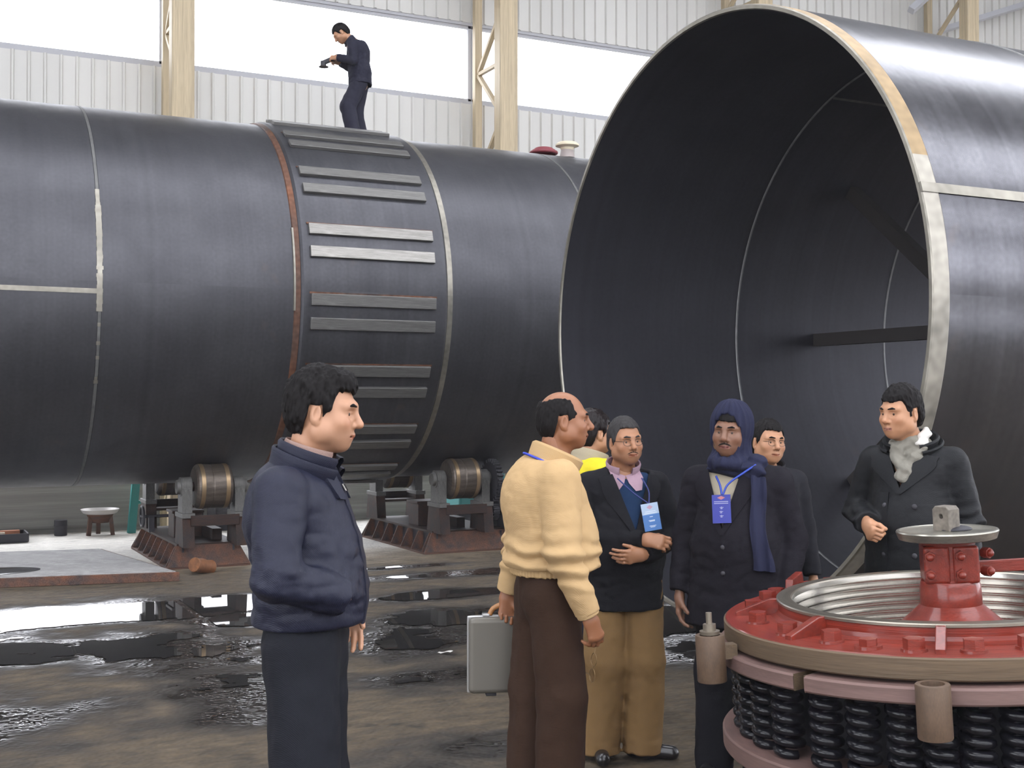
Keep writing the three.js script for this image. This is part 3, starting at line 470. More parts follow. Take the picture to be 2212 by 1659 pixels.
function net(field, lo, hi, h, color) {
  const f = (x, y, z) => field.at(x, y, z), nx = Math.ceil((hi[0] - lo[0]) / h) + 1, ny = Math.ceil((hi[1] - lo[1]) / h) + 1, nz = Math.ceil((hi[2] - lo[2]) / h) + 1, v = new Float32Array(nx * ny * nz), B = 4, id = (i, j, k) => (k * ny + j) * nx + i;
  for (let k0 = 0; k0 < nz; k0 += B) for (let j0 = 0; j0 < ny; j0 += B) for (let i0 = 0; i0 < nx; i0 += B) {
    const d = f(lo[0] + (i0 + 1.5) * h, lo[1] + (j0 + 1.5) * h, lo[2] + (k0 + 1.5) * h), skip = Math.abs(d) > h * 4.6 + 0.012;
    for (let k = k0; k < Math.min(nz, k0 + B); k++) for (let j = j0; j < Math.min(ny, j0 + B); j++) for (let i = i0; i < Math.min(nx, i0 + B); i++) v[id(i, j, k)] = skip ? d : f(lo[0] + i * h, lo[1] + j * h, lo[2] + k * h);
  }
  const P = [], N = [], U = [], C = [], I = [], cell = new Int32Array(nx * ny * nz).fill(-1), E = [[0, 1], [2, 3], [4, 5], [6, 7], [0, 2], [1, 3], [4, 6], [5, 7], [0, 4], [1, 5], [2, 6], [3, 7]], g = new Float32Array(8);
  for (let k = 0; k < nz - 1; k++) for (let j = 0; j < ny - 1; j++) for (let i = 0; i < nx - 1; i++) {
    let m = 0; for (let q = 0; q < 8; q++) { g[q] = v[id(i + (q & 1), j + ((q >> 1) & 1), k + (q >> 2))]; if (g[q] < 0) m |= 1 << q; }
    if (m === 0 || m === 255) continue;
    let sx = 0, sy = 0, sz = 0, n = 0;
    for (const [a, b] of E) if ((g[a] < 0) !== (g[b] < 0)) { const t = g[a] / (g[a] - g[b]); sx += (a & 1) + t * ((b & 1) - (a & 1)); sy += ((a >> 1) & 1) + t * (((b >> 1) & 1) - ((a >> 1) & 1)); sz += (a >> 2) + t * ((b >> 2) - (a >> 2)); n++; }
    const x = lo[0] + (i + sx / n) * h, y = lo[1] + (j + sy / n) * h, z = lo[2] + (k + sz / n) * h, e = h * 0.6;
    let a = f(x + e, y - e, z - e), b = f(x - e, y - e, z + e), c = f(x - e, y + e, z - e), d = f(x + e, y + e, z + e), gx = a - b - c + d, gy = -a - b + c + d, gz = -a + b - c + d; const l = Math.hypot(gx, gy, gz) || 1;
    cell[id(i, j, k)] = P.length / 3; P.push(x, y, z); N.push(gx / l, gy / l, gz / l); U.push((x + z * 0.8) * 4, y * 4); if (color) C.push(...color(x, y, z));
  }
  const quad = (a, b, c, d, flip) => { if (a < 0 || b < 0 || c < 0 || d < 0) return; if (flip) I.push(a, c, b, a, d, c); else I.push(a, b, c, a, c, d); };
  for (let k = 1; k < nz - 1; k++) for (let j = 1; j < ny - 1; j++) for (let i = 1; i < nx - 1; i++) {
    const s = v[id(i, j, k)] < 0;
    if (s !== v[id(i + 1, j, k)] < 0) quad(cell[id(i, j - 1, k - 1)], cell[id(i, j, k - 1)], cell[id(i, j, k)], cell[id(i, j - 1, k)], !s);
    if (s !== v[id(i, j + 1, k)] < 0) quad(cell[id(i - 1, j, k - 1)], cell[id(i - 1, j, k)], cell[id(i, j, k)], cell[id(i, j, k - 1)], !s);
    if (s !== v[id(i, j, k + 1)] < 0) quad(cell[id(i - 1, j - 1, k)], cell[id(i, j - 1, k)], cell[id(i, j, k)], cell[id(i - 1, j, k)], !s);
  }
  const o = new THREE.BufferGeometry(); o.setAttribute('position', new THREE.Float32BufferAttribute(P, 3)); o.setAttribute('normal', new THREE.Float32BufferAttribute(N, 3)); o.setAttribute('uv', new THREE.Float32BufferAttribute(U, 2)); if (color) o.setAttribute('color', new THREE.Float32BufferAttribute(C, 3)); o.setIndex(I); return o;
}
const join = (list) => mergeGeometries(list);

// a strip of cloth laid on a field: rows of [left, right] points in x, y seen from +z (or from -z with back = true)
function strip(field, rows, off = 0.004, thick = 0.006, across = 5, back = false) {
  const s = back ? -1 : 1, hit = (x, y) => { let z = 0.5; for (let i = 0; i < 90; i++) { const d = field.at(x, y, s * z) - off; if (d < 0.0006) break; z -= Math.max(d * 0.8, 0.001); if (z < -0.4) break; } return s * z; };
  const P = [], I = [], n = across + 1; let R = rows.length;
  for (const r of rows) for (let k = 0; k <= across; k++) { const t = k / across, x = lerp(r[0], r[2], t), y = lerp(r[1], r[3], t); P.push(x, y, hit(x, y)); }
  const top = P.length / 3; for (let i = 0; i < top; i++) P.push(P[i * 3], P[i * 3 + 1], P[i * 3 + 2] - s * thick);
  for (let j = 0; j + 1 < R; j++) for (let k = 0; k < across; k++) { const a = j * n + k, b = a + 1, c = a + n, d = c + 1; I.push(a, c, b, b, c, d, top + a, top + b, top + c, top + b, top + d, top + c); }
  const side = (a, b) => I.push(a, b, top + a, b, top + b, top + a);
  for (let j = 0; j + 1 < R; j++) { side(j * n + n, j * n); side(j * n + across, j * n + n + across); }
  for (let k = 0; k < across; k++) { side(k, k + 1); side((R - 1) * n + k + 1, (R - 1) * n + k); }
  const g = new THREE.BufferGeometry(); g.setAttribute('position', new THREE.Float32BufferAttribute(P, 3)); g.setIndex(I);
  g.setAttribute('uv', new THREE.Float32BufferAttribute(P.flatMap((_, i) => (i % 3 === 0 ? [P[i] * 4, P[i + 1] * 4] : [])), 2)); g.computeVertexNormals();
  return toCreasedNormals(g, 0.9);
}
// ---- heads. Local axes: centre of the head at the origin, face towards +z, crown at y = 0.125, chin at y = -0.115
function headField(o = {}) {
  const F = new Field(), w = o.wide ?? 1, jw = o.jaw ?? 1, ns = o.nose ?? 1;
  F.ell([0, 0.028, -0.016], [0.076 * w, 0.097, 0.1], 0.03).ell([0, -0.03, 0.03], [0.064 * w, 0.085, 0.066], 0.04);
  F.ell([0, -0.07, 0.035], [0.056 * jw, 0.042, 0.055], 0.03).ell([0, -0.098, 0.062], [0.026 * jw, 0.019, 0.022], 0.025);
  for (const s of [-1, 1]) {
    F.ell([s * 0.043 * w, -0.028, 0.06], [0.024, 0.022, 0.024], 0.025).cap([s * 0.012, 0.025, 0.088], [s * 0.046, 0.024, 0.072], 0.0125, 0.011, 0.02);
    F.ell([s * 0.06 * jw, -0.06, 0.005], [0.018, 0.03, 0.03], 0.03);
  }
  for (const s of [-1, 1]) F.ell([s * 0.032, 0.002, 0.096], [0.017, 0.0125, 0.015], 0.014, null, 0);
  for (const s of [-1, 1]) F.cap([s * 0.017, 0.0055, 0.0835], [s * 0.047, 0.0048, 0.0738], 0.0054, 0.0046, 0.006).cap([s * 0.018, -0.0062, 0.083], [s * 0.045, -0.0066, 0.0745], 0.0042, 0.004, 0.008);
  F.cap([0, 0.02, 0.087], [0, -0.028, 0.108 + 0.006 * ns], 0.0085, 0.0125 * ns, 0.014).ell([0, -0.031, 0.104 + 0.006 * ns], [0.0125 * ns, 0.01, 0.0125], 0.01);
  for (const s of [-1, 1]) F.ell([s * 0.0135 * ns, -0.036, 0.094], [0.0085, 0.0085, 0.0115], 0.008);
  for (const s of [-1, 1]) F.ell([s * 0.008, -0.0445, 0.1025], [0.004, 0.0035, 0.005], 0.004, null, 0);
  F.cap([-0.021, -0.0665, 0.084], [0, -0.0635, 0.0945], 0.0055, 0.0072, 0.008).cap([0.021, -0.0665, 0.084], [0, -0.0635, 0.0945], 0.0055, 0.0072, 0.008);
  F.cap([-0.018, -0.0745, 0.084], [0.018, -0.0745, 0.084], 0.0062, 0.0062, 0.008).ell([0, -0.075, 0.09], [0.014, 0.0065, 0.0065], 0.006);
  F.cap([-0.022, -0.0697, 0.0925], [0.022, -0.0697, 0.0925], 0.0022, 0.0022, 0.004, 1, 1.4, 0);
  if (o.bags) for (const s of [-1, 1]) F.ell([s * 0.033, -0.017, 0.083], [0.014, 0.007, 0.008], 0.01);
  for (const s of [-1, 1]) {                                           // ears
    F.ell([s * 0.08 * w, -0.008, -0.012], [0.009, 0.032, 0.019], 0.008, [0.12, s * 0.35, 0]);
    F.ell([s * 0.09 * w, -0.004, -0.006], [0.006, 0.02, 0.0105], 0.006, [0.12, s * 0.35, 0], 0);
    F.ell([s * 0.078 * w, -0.034, -0.004], [0.008, 0.011, 0.009], 0.006);
  }
  F.cap([0, -0.07, -0.025], [0, -0.21, -0.05], 0.056, 0.062, 0.03, 1, 1.05);
  return F;
}
const skinColor = (base, o = {}) => (x, y, z) => {
  let c = [...base]; const lip = sstep(0.026 - Math.abs(x), 0, 0.006) * sstep(0.0095 - Math.abs(y + 0.0695), 0, 0.004) * (z > 0.07 ? 1 : 0);
  const beard = (o.stubble ?? 0) * (sstep(-0.04 - y, 0, 0.03) * sstep(z, -0.01, 0.03) * (1 - lip));
  const pink = sstep(0.03 - Math.hypot(Math.abs(x) - 0.048, y + 0.03), 0, 0.03) * (z > 0.02 ? 0.35 : 0) + sstep(0.02 - Math.hypot(x, y + 0.03), 0, 0.02) * (z > 0.085 ? 0.3 : 0);
  c = mix3(c, [base[0] * 1.08, base[1] * 0.84, base[2] * 0.78], pink); c = mix3(c, [base[0] * 0.34, base[1] * 0.36, base[2] * 0.42], beard * 0.75);
  return mix3(c, o.lip ?? [base[0] * 0.72, base[1] * 0.5, base[2] * 0.5], lip);
};
function hairField(o = {}) {                                           // a cap of hair, cut along the hairline
  const F = new Field(), t = o.thick ?? 0.012, w = o.wide ?? 1;
  F.ell([0, 0.03 + (o.lift ?? 0), -0.018], [0.076 * w + t * 0.85, 0.097 + t, 0.1 + t], 0.01);
  F.ell([0, -0.02, -0.045], [0.072 * w + t * 0.5, 0.07, 0.07 + t * 0.6], 0.03);
  if (o.quiff) F.ell([0.012, 0.1, 0.05], [0.058, 0.03, 0.042], 0.03);
  const front = o.front ?? 0.068, recede = o.recede ?? 0;
  F.cut((x, y, z) => { const ax = Math.abs(x), side = sstep(ax, 0.04, 0.07);
    const fr = front + 0.012 * side * (z > 0.03 ? 1 : 0) + recede * sstep(z, 0.0, 0.07) * (1 - side * 0.5);
    // lower edge of the hair as seen from the side: forehead, temple, sideburn in front of the ear, round the ear, nape
    let l = z > 0.055 ? fr : z > 0.022 ? lerp(-0.002 + 0.045 * 0, fr, sstep(z, 0.026, 0.055)) : z > 0.008 ? -0.03 : z > -0.034 ? 0.03 - 0.03 * 0 : -0.082;
    if (z <= 0.022 && z > 0.008) l = -0.022; if (z <= 0.008 && z > -0.034) l = 0.022; if (z <= -0.034) l = lerp(0.0, -0.085, sstep(-z, 0.034, 0.06));
    return (l - y) * 0.6; }, 0.006);
  if (o.bald) { F.cap([0, 0.15, 0.07], [0, 0.118, -0.055], 0.082, 0.06, 0.012, 1, 1, 0); F.ell([0, 0.085, 0.075], [0.1, 0.07, 0.062], 0.012, null, 0); }
  const a = o.tuft ?? 0.004; F.disp = (x, y, z) => a * noise(x * 90 + y * 20, y * 40, z * 90) + a * noise(x * 40, y * 25, z * 40);
  return F;
}
const M2 = {};
const skinM = std([1, 1, 1], 0.5, 0, { vertexColors: true, sheen: 0.2, sheenRoughness: 0.5 });
const eyeM = std([0.6, 0.57, 0.52], 0.25), irisM = std([0.03, 0.017, 0.01], 0.15);
const weave = texture(256, 256, (u, v) => { const g = 0.5 + 0.22 * Math.sin(u * Math.PI * 2 * 40) * Math.sin(v * Math.PI * 2 * 40) + 0.3 * loopNoise(u, v, 30, 1) + 0.3 * loopNoise(u, v, 9, 2); return [g, g, g]; }, false);
const cloth = (c, r = 0.85, e = {}) => std(c, r, 0, { bumpMap: weave, bumpScale: 0.0012, specularIntensity: 0.35, sheen: 0.03, sheenRoughness: 0.6, sheenColor: new THREE.Color().setRGB(...c.map((q) => Math.min(1, q * 1.6 + 0.02))), ...e });
const hairM = (c = [0.006, 0.005, 0.005], r = 0.68) => std(c, r, 0, { specularIntensity: 0.3 });

// ---- hands. Local axes: wrist at the origin, fingers towards -y, palm faces +z, thumb on the +x side
function handField(curl = [0.5, 0.6, 0.4], spread = 0.05, thumb = [0.5, 0.4], per = [0, 0.08, 0.14, 0.2]) {
  const F = new Field();
  F.cap([0, 0.06, 0], [0, -0.01, 0], 0.029, 0.026, 0.015, 1.05, 0.78).cap([0.012, -0.02, 0], [0.022, -0.083, 0.002], 0.019, 0.0155, 0.018, 1, 0.8).cap([-0.008, -0.015, 0], [-0.024, -0.078, 0.002], 0.02, 0.0145, 0.02, 1, 0.8).cap([0, -0.02, 0], [0, -0.085, 0.001], 0.02, 0.016, 0.02, 1.1, 0.75);
  const L = [[0.042, 0.025, 0.021], [0.047, 0.029, 0.022], [0.043, 0.027, 0.021], [0.034, 0.021, 0.019]];
  [0.0285, 0.0095, -0.0105, -0.0285].forEach((x, i) => {
    let p = V(x, -0.086 + Math.abs(i - 1) * 0.004, 0), a = 0; const sp = (1.2 - i) * spread, r = [0.0092, 0.0085, 0.0078, 0.007].map((q) => q * (i === 3 ? 0.88 : 1));
    L[i].forEach((l, j) => { a += curl[j] + per[i] * (j < 2 ? 1 : 0.5); const q = p.clone().add(V(Math.sin(sp) * l, -Math.cos(a) * l, Math.sin(a) * l)); F.cap(p.toArray(), q.toArray(), r[j], r[j + 1], j ? 0.004 : 0.008); p = q; });
  });
  const b = V(0.024, -0.028, 0.008), d = V(Math.sin(thumb[0]) * 0.8, -0.75, 0.35 + 0.3 * thumb[1]).normalize(), m = b.clone().addScaledVector(d, 0.042), d2 = V(d.x * (1 - thumb[1]) - 0.15 * thumb[1], -0.8, d.z + 0.5 * thumb[1]).normalize(), e = m.clone().addScaledVector(d2, 0.034);
  F.cap(b.toArray(), m.toArray(), 0.0135, 0.0112, 0.018).cap(m.toArray(), e.toArray(), 0.0108, 0.0085, 0.005);
  return F;
}
function handGeo(F, base, wrist, fingers, palm, right) {               // placed by the directions of its fingers and palm
  const g = net(F, [-0.07, -0.2, -0.06], [0.09, 0.075, 0.13], 0.0034, () => base), D = fingers.clone().normalize(), N = palm.clone().sub(D.clone().multiplyScalar(palm.dot(D))).normalize();
  if (right) { const p = g.attributes.position, n = g.attributes.normal; for (let i = 0; i < p.count; i++) { p.setX(i, -p.getX(i)); n.setX(i, -n.getX(i)); } const ix = g.index.array; for (let i = 0; i < ix.length; i += 3) { const t = ix[i]; ix[i] = ix[i + 1]; ix[i + 1] = t; } }
  const Y = D.clone().negate(), X = Y.clone().cross(N), m = new THREE.Matrix4().makeBasis(X, Y, N).setPosition(wrist); return g.applyMatrix4(m);
}
// ---- the parts every person has. J: joints in the person's own axes (feet at y = 0, facing +z, left side at +x)
const JOINTS = () => ({ neck: [0, 1.46, -0.02], head: [0, 1.62, 0.02], shL: [0.172, 1.388, -0.02], shR: [-0.172, 1.388, -0.02], elL: [0.235, 1.12, -0.03], elR: [-0.235, 1.12, -0.03], wrL: [0.25, 0.88, 0.04], wrR: [-0.25, 0.88, 0.04],
  hipL: [0.085, 0.93, 0], hipR: [-0.085, 0.93, 0], knL: [0.1, 0.5, 0.02], knR: [-0.1, 0.5, 0.02], anL: [0.11, 0.09, -0.03], anR: [-0.11, 0.09, -0.03], chest: [0, 1.3, -0.01], waist: [0, 1.05, 0] });
function bodyField(J) {                                                // the body under the clothes
  const F = new Field();
  F.cap(J.chest, J.waist, 0.125, 0.11, 0.05, 1.15, 0.78).cap(J.waist, [(J.hipL[0] + J.hipR[0]) / 2, J.hipL[1], (J.hipL[2] + J.hipR[2]) / 2], 0.11, 0.115, 0.05, 1.2, 0.85).cap(J.shL, J.shR, 0.055, 0.055, 0.06).cap(J.chest, J.neck, 0.085, 0.056, 0.06);
  F.cap(J.neck, [(J.neck[0] + J.head[0]) / 2, (J.neck[1] + J.head[1]) / 2, (J.neck[2] + J.head[2]) / 2 - 0.02], 0.058, 0.05, 0.03);
  for (const s of ['L', 'R']) { F.cap(J['sh' + s], J['el' + s], 0.05, 0.038, 0.03).cap(J['el' + s], J['wr' + s], 0.038, 0.026, 0.02).cap(J['hip' + s], J['kn' + s], 0.078, 0.052, 0.04).cap(J['kn' + s], J['an' + s], 0.05, 0.036, 0.03); }
  return F;
}
const bounds = (J, pad) => { const lo = [9, 9, 9], hi = [-9, -9, -9]; for (const p of Object.values(J)) for (let i = 0; i < 3; i++) { lo[i] = Math.min(lo[i], p[i] - pad); hi[i] = Math.max(hi[i], p[i] + pad); } return [lo, hi]; };
function person(label, pos, ry, scale, J, o) {
  const t = thing('person', label, 'person', pos, ry); t.scale.setScalar(scale);
  const HM = new THREE.Matrix4().compose(V(...J.head), new THREE.Quaternion().setFromEuler(new THREE.Euler(o.pitch ?? 0, o.turn ?? 0, o.tilt ?? 0, 'YXZ')), V(1, 1, 1).multiplyScalar(o.headScale ?? 0.95));
  const hf = headField(o.face), sk = skinColor(o.skin, o.face ?? {}), list = [];
  list.push(net(hf, [-0.11, -0.2, -0.14], [0.11, 0.14, 0.14], o.coarse ? 0.006 : 0.0032, sk).applyMatrix4(HM));
  const [lo, hi] = bounds(J, 0.2); list.push(net(bodyField(J), lo, hi, 0.018, () => o.skin));
  for (const h of o.hands ?? []) list.push(handGeo(handField(...(h.shape ?? [])), o.skin, V(...h.at), V(...h.dir), V(...h.palm), h.right));
  const body = part('body', join(list), skinM, t), put = (name, geo, mat, to = t) => part(name, geo.applyMatrix4(HM), mat, to);
  const faceZ = (x, y) => { let z = 0.15; while (hf.at(x, y, z) > 0.0005 && z > 0) z -= 0.0008; return z; };
  if (!o.noEyes) for (const s of [-1, 1]) {
    const eye = put('eye', new THREE.SphereGeometry(0.0112, 16, 12).translate(s * 0.0315, -0.0002, 0.0735), eyeM, body);
    put('iris', new THREE.SphereGeometry(0.0064, 12, 10).scale(1, 1, 0.5).translate(s * 0.0315 + (o.look ?? 0), 0.0, 0.0828 - Math.abs(o.look ?? 0) * 0.3), irisM, eye);
    const br = new Field().cap([s * 0.014, 0.0255, 0.0995], [s * 0.034, 0.0295, 0.094], 0.0042, 0.0046, 0.004).cap([s * 0.034, 0.0295, 0.094], [s * 0.052, 0.023, 0.077], 0.0046, 0.0028, 0.004);
    put('eyebrow', net(br, [s * 0.034 - 0.03, 0.01, 0.06], [s * 0.034 + 0.03, 0.045, 0.115], 0.0028), o.hairMat ?? hairM(), body);
  }
  if (o.hair) put('hair', net(hairField(o.hair), [-0.12, -0.12, -0.15], [0.12, 0.17, 0.13], o.coarse ? 0.006 : 0.004), o.hairMat ?? hairM());
  if (o.moustache) { const F = new Field(); for (const s of [-1, 1]) { const q = [[0.001, -0.0525], [0.012, -0.0545], [0.022, -0.058], [0.031, -0.0635]].map(([x, y]) => [s * x, y, faceZ(s * x, y) - 0.001]); for (let k = 0; k < 3; k++) F.cap(q[k], q[k + 1], (0.0046 - 0.0006 * k) * o.moustache, (0.004 - 0.0006 * k) * o.moustache, 0.004); } put('moustache', net(F, [-0.045, -0.08, 0.04], [0.045, -0.04, 0.125], 0.0026), hairM(o.moustache < 1 ? [0.05, 0.03, 0.02] : [0.018, 0.013, 0.011], 0.7), body); }
  if (o.glasses) {
    const g = []; for (const s of [-1, 1]) { g.push(new THREE.TorusGeometry(0.02, 0.0013, 6, 28).scale(1.2, 0.85, 1).translate(s * 0.0315, -0.002, 0.1)); g.push(rod(V(s * 0.055, 0.004, 0.099), V(s * 0.082, 0.006, -0.008), 0.0013, 6)); }
    g.push(rod(V(-0.009, 0.003, 0.103), V(0.009, 0.003, 0.103), 0.0014, 6)); put('spectacles', merge(g), std([0.05, 0.045, 0.04], 0.3, 0.6));
  }
  return { t, J, HM, put };
}
function folds(a, fx, fy, fz, ph = 0) { return (x, y, z) => { const r = noise(x * fx + ph, y * fy + 0.6 * z * fz, z * fz - ph); return a * (1 - 2.2 * Math.abs(r)) * 0.7 + 0.35 * a * noise(x * 34, y * 40, z * 34 + ph); }; }
function jacketField(J, o = {}) {
  const F = new Field(), g = o.grow ?? 0, hem = o.hem ?? 0.85, b = o.belly ?? 0, mid = [(J.hipL[0] + J.hipR[0]) / 2, 0.9, (J.hipL[2] + J.hipR[2]) / 2];
  F.cap(J.chest, J.waist, 0.15 + g, 0.145 + g + b * 0.3, 0.05, 1.2, 0.82 + (o.deep ?? 0)).cap([J.chest[0] - 0.115, J.chest[1] + 0.082, J.chest[2] - 0.012], [J.chest[0] + 0.115, J.chest[1] + 0.082, J.chest[2] - 0.012], 0.073 + g, 0.073 + g, 0.06).cap([J.neck[0], J.neck[1] + 0.0, J.neck[2]], J.chest, 0.07, 0.11, 0.06);
  F.ell([J.waist[0], J.waist[1] + 0.05, J.waist[2] + 0.03 + b * 0.5], [0.165 + g, 0.21, 0.115 + g + b], 0.06);
  if (o.hump) F.ell([J.chest[0], J.chest[1] + 0.02, J.chest[2] - 0.06], [0.15, 0.16, 0.09 + o.hump], 0.06);
  F.cap(J.waist, [mid[0], Math.min(hem, 0.95), mid[2]], 0.145 + g + b * 0.3, (o.skirt ?? 0.155) + g, 0.05, 1.16, 0.88 + (o.deep ?? 0));
  if (hem < 0.75) F.cap([mid[0], 0.9, mid[2]], [mid[0], hem - 0.05, mid[2]], (o.skirt ?? 0.155) + g, (o.skirt ?? 0.155) + g + 0.03, 0.05, 1.2, 0.9);
  F.cut((x, y) => hem - y, 0.008);
  if (o.front) F.cut(o.front, 0.004);
  F.cut((x, y, z) => y - (J.neck[1] + 0.028) - 0.25 * (-z + J.neck[2]) , 0.008);
  for (const s of ['L', 'R']) { const e = V(...J['el' + s]), w = V(...J['wr' + s]), d = w.clone().sub(e).normalize();
    const A = new Field(); A.cap(J['sh' + s], J['el' + s], (o.arm ?? 0.06) + g, (o.arm ?? 0.06) * 0.86 + g * 0.7, 0.04).cap(J['el' + s], w.clone().addScaledVector(d, 0.03).toArray(), (o.arm ?? 0.06) * 0.84 + g * 0.7, (o.cuff ?? 0.046), 0.02);
    A.cut((x, y, z) => (x - w.x) * d.x + (y - w.y) * d.y + (z - w.z) * d.z - 0.005, 0.006);
    const m = [(J['sh' + s][0] + w.x) / 2, (J['sh' + s][1] + w.y) / 2, (J['sh' + s][2] + w.z) / 2]; F.push(1, o.armBlend ?? 0.018, (x, y, z) => A.at(x, y, z), m, 0.55); }
  F.disp = o.folds ?? folds(0.006, 9, 14, 9, o.phase ?? 0);
  return F;
}
function trouserField(J, o = {}) {
  const F = new Field(), w = o.wide ?? 0;
  const mid = [(J.hipL[0] + J.hipR[0]) / 2, 0.98, (J.hipL[2] + J.hipR[2]) / 2];
  F.cap([mid[0], 1.02, mid[2]], [mid[0], 0.9, mid[2]], 0.122, 0.128, 0.05, 1.25, 0.92);
  for (const s of ['L', 'R']) { const k = J['kn' + s], a = J['an' + s]; const A = new Field(); A.cap(J['hip' + s], k, 0.098 + w * 0.4, 0.074 + w, 0.04).cap(k, [a[0], a[1] - 0.06, a[2] + 0.005], 0.073 + w, 0.068 + w * 1.1, 0.03); const m = k; F.push(1, 0.03, (x, y, z) => A.at(x, y, z), m, 0.75); }
  F.cut((x, y) => (o.cuffY ?? 0.035) - y, 0.006).cut((x, y) => y - (o.top ?? 1.06), 0.01);
  F.disp = o.folds ?? ((x, y, z) => 0.0065 * noise(x * 12 + 3, y * 4.5, z * 12) * 1.2 + 0.004 * noise(x * 22, y * 18, z * 22) + 0.006 * sstep(0.28 - y, 0, 0.25) * noise(x * 8, y * 24, z * 8));
  return F;
}
function shoes(t, J, yaw = [0, 0], mat = M2.shoe ??= std([0.012, 0.011, 0.012], 0.3, 0, { clearcoat: 0.4, clearcoatRoughness: 0.3 })) {
  ['L', 'R'].forEach((s, i) => { const F = new Field(); F.cap([0, 0.042, -0.05], [0, 0.036, 0.15], 0.042, 0.036, 0.03, 1, 1).cap([0, 0.09, -0.03], [0, 0.05, 0.06], 0.045, 0.03, 0.03).cut((x, y) => 0.004 - y, 0.004).cut((x, y) => y - 0.105, 0.004);
    part('shoe', net(F, [-0.07, -0.02, -0.12], [0.07, 0.13, 0.22], 0.008).rotateY(yaw[i]).translate(J['an' + s][0], 0, J['an' + s][2]), mat, t); });
}
function collar(J, r, h, flare, open, tiltBack = 0.35, y = 0.0, th = 0.007, sx = 1.12) {   // a stand collar round the neck, open in front by an angle
  const pts = [[r - th, 0], [r - th + flare * 0.5, h * 0.6], [r - th + flare, h], [r + flare, h + 0.003], [r + flare + th * 0.6, h * 0.9], [r + th + flare * 0.4, h * 0.45], [r + th, -0.015]].map((p) => new THREE.Vector2(...p));
  const g = new THREE.LatheGeometry(pts, 40, open / 2, Math.PI * 2 - open); return toCreasedNormals(g, 0.8).scale(sx, 1, 1.05).rotateX(tiltBack).translate(J.neck[0], J.neck[1] + y, J.neck[2]);
}

// ---------------------------------------------------------------- the people
const YAW = (a) => rad(a - 26.8);                                     // 0 faces along the camera's axis, 90 faces right in the picture
const SKIN = { indian: [0.31, 0.145, 0.075], brown: [0.245, 0.1, 0.046], dark: [0.17, 0.08, 0.046], light: [0.42, 0.22, 0.13], east: [0.4, 0.2, 0.108] };
const blend = (a, b, t) => a.map((v, i) => lerp(v, b[i], t));

// 1. man in the navy jacket, in profile, hand in his pocket
{
  const J = Object.assign(JOINTS(), { neck: [0, 1.45, -0.012], head: [0, 1.608, 0.045], shL: [0.172, 1.38, -0.03], shR: [-0.175, 1.378, -0.045], elR: [-0.272, 1.15, -0.04], wrR: [-0.16, 1.085, 0.13], elL: [0.24, 1.12, -0.02], wrL: [0.2, 1.03, 0.075], chest: [0, 1.28, -0.025], waist: [0, 1.06, 0.0], hipL: [0.085, 0.93, -0.01], hipR: [-0.085, 0.93, -0.01], knL: [0.1, 0.5, -0.0], knR: [-0.1, 0.5, 0.015] });
  const p = person('dark-haired man in a navy zip jacket standing in profile, hand in pocket', [1.154, 0, -3.676], YAW(88), 1.04, J, { skin: SKIN.light, pitch: 0.1, headScale: 0.95, hair: { thick: 0.015, lift: 0.008, quiff: true, front: 0.068, tuft: 0.007 }, face: { jaw: 1.08, wide: 1.0, stubble: 0.25 }, look: 0,
    hands: [{ at: [0.19, 1.02, 0.085], dir: [-0.15, -1, 0.12], palm: [-1, 0, 0], shape: [[0.35, 0.4, 0.3]] }] });
  const jf = jacketField(J, { armBlend: 0.01, hem: 0.985, grow: 0.014, belly: 0.008, deep: 0.06, hump: 0.012, arm: 0.068, cuff: 0.06, skirt: 0.155, phase: 2.1, folds: (x, y, z) => { const w = sstep(0.16 - Math.abs(y - 1.13), 0, 0.12); return folds(0.0045 + 0.006 * w, 5, 16, 6, 2.1)(x, y, z); } });
  const navy = cloth([0.007, 0.0085, 0.022], 0.55, { specularIntensity: 0.6 });
  const G = part('jacket', net(jf, [-0.42, 0.94, -0.32], [0.42, 1.54, 0.36], 0.0085), navy, p.t);
  part('collar', [collar(J, 0.078, 0.062, 0.016, 0.9, 0.34, -0.012, 0.008), collar(J, 0.098, 0.04, 0.01, 1.0, 0.36, -0.018, 0.006)], navy, G);
  for (const s of [-1, 1]) part('collar_point', strip(jf, [[s * 0.03, 1.44, s * 0.085, 1.455], [s * 0.02, 1.4, s * 0.085, 1.405], [s * 0.03, 1.35, s * 0.07, 1.355]], 0.01, 0.012, 4), navy, G);
  part('shirt_collar', collar(J, 0.068, 0.06, 0.006, 0.7, 0.3, 0.0, 0.004), cloth([0.3, 0.2, 0.17]), p.t);
  part('zip_placket', strip(jf, Array.from({ length: 14 }, (_, i) => { const y = 1.4 - i * 0.032; return [-0.022, y, 0.022, y]; }), 0.004, 0.008, 4), navy, G);
  part('collar_zip', strip(jf, [[-0.012, 1.395, 0.012, 1.395], [-0.012, 1.375, 0.012, 1.375]], 0.014, 0.004, 2), M.bright, G);
  part('trousers', net(trouserField(J, { wide: 0.026, top: 1.0 }), [-0.3, 0.02, -0.25], [0.3, 1.02, 0.25], 0.01), cloth([0.009, 0.01, 0.014], 0.8), p.t);
  shoes(p.t, J, [0.1, -0.1]);
}
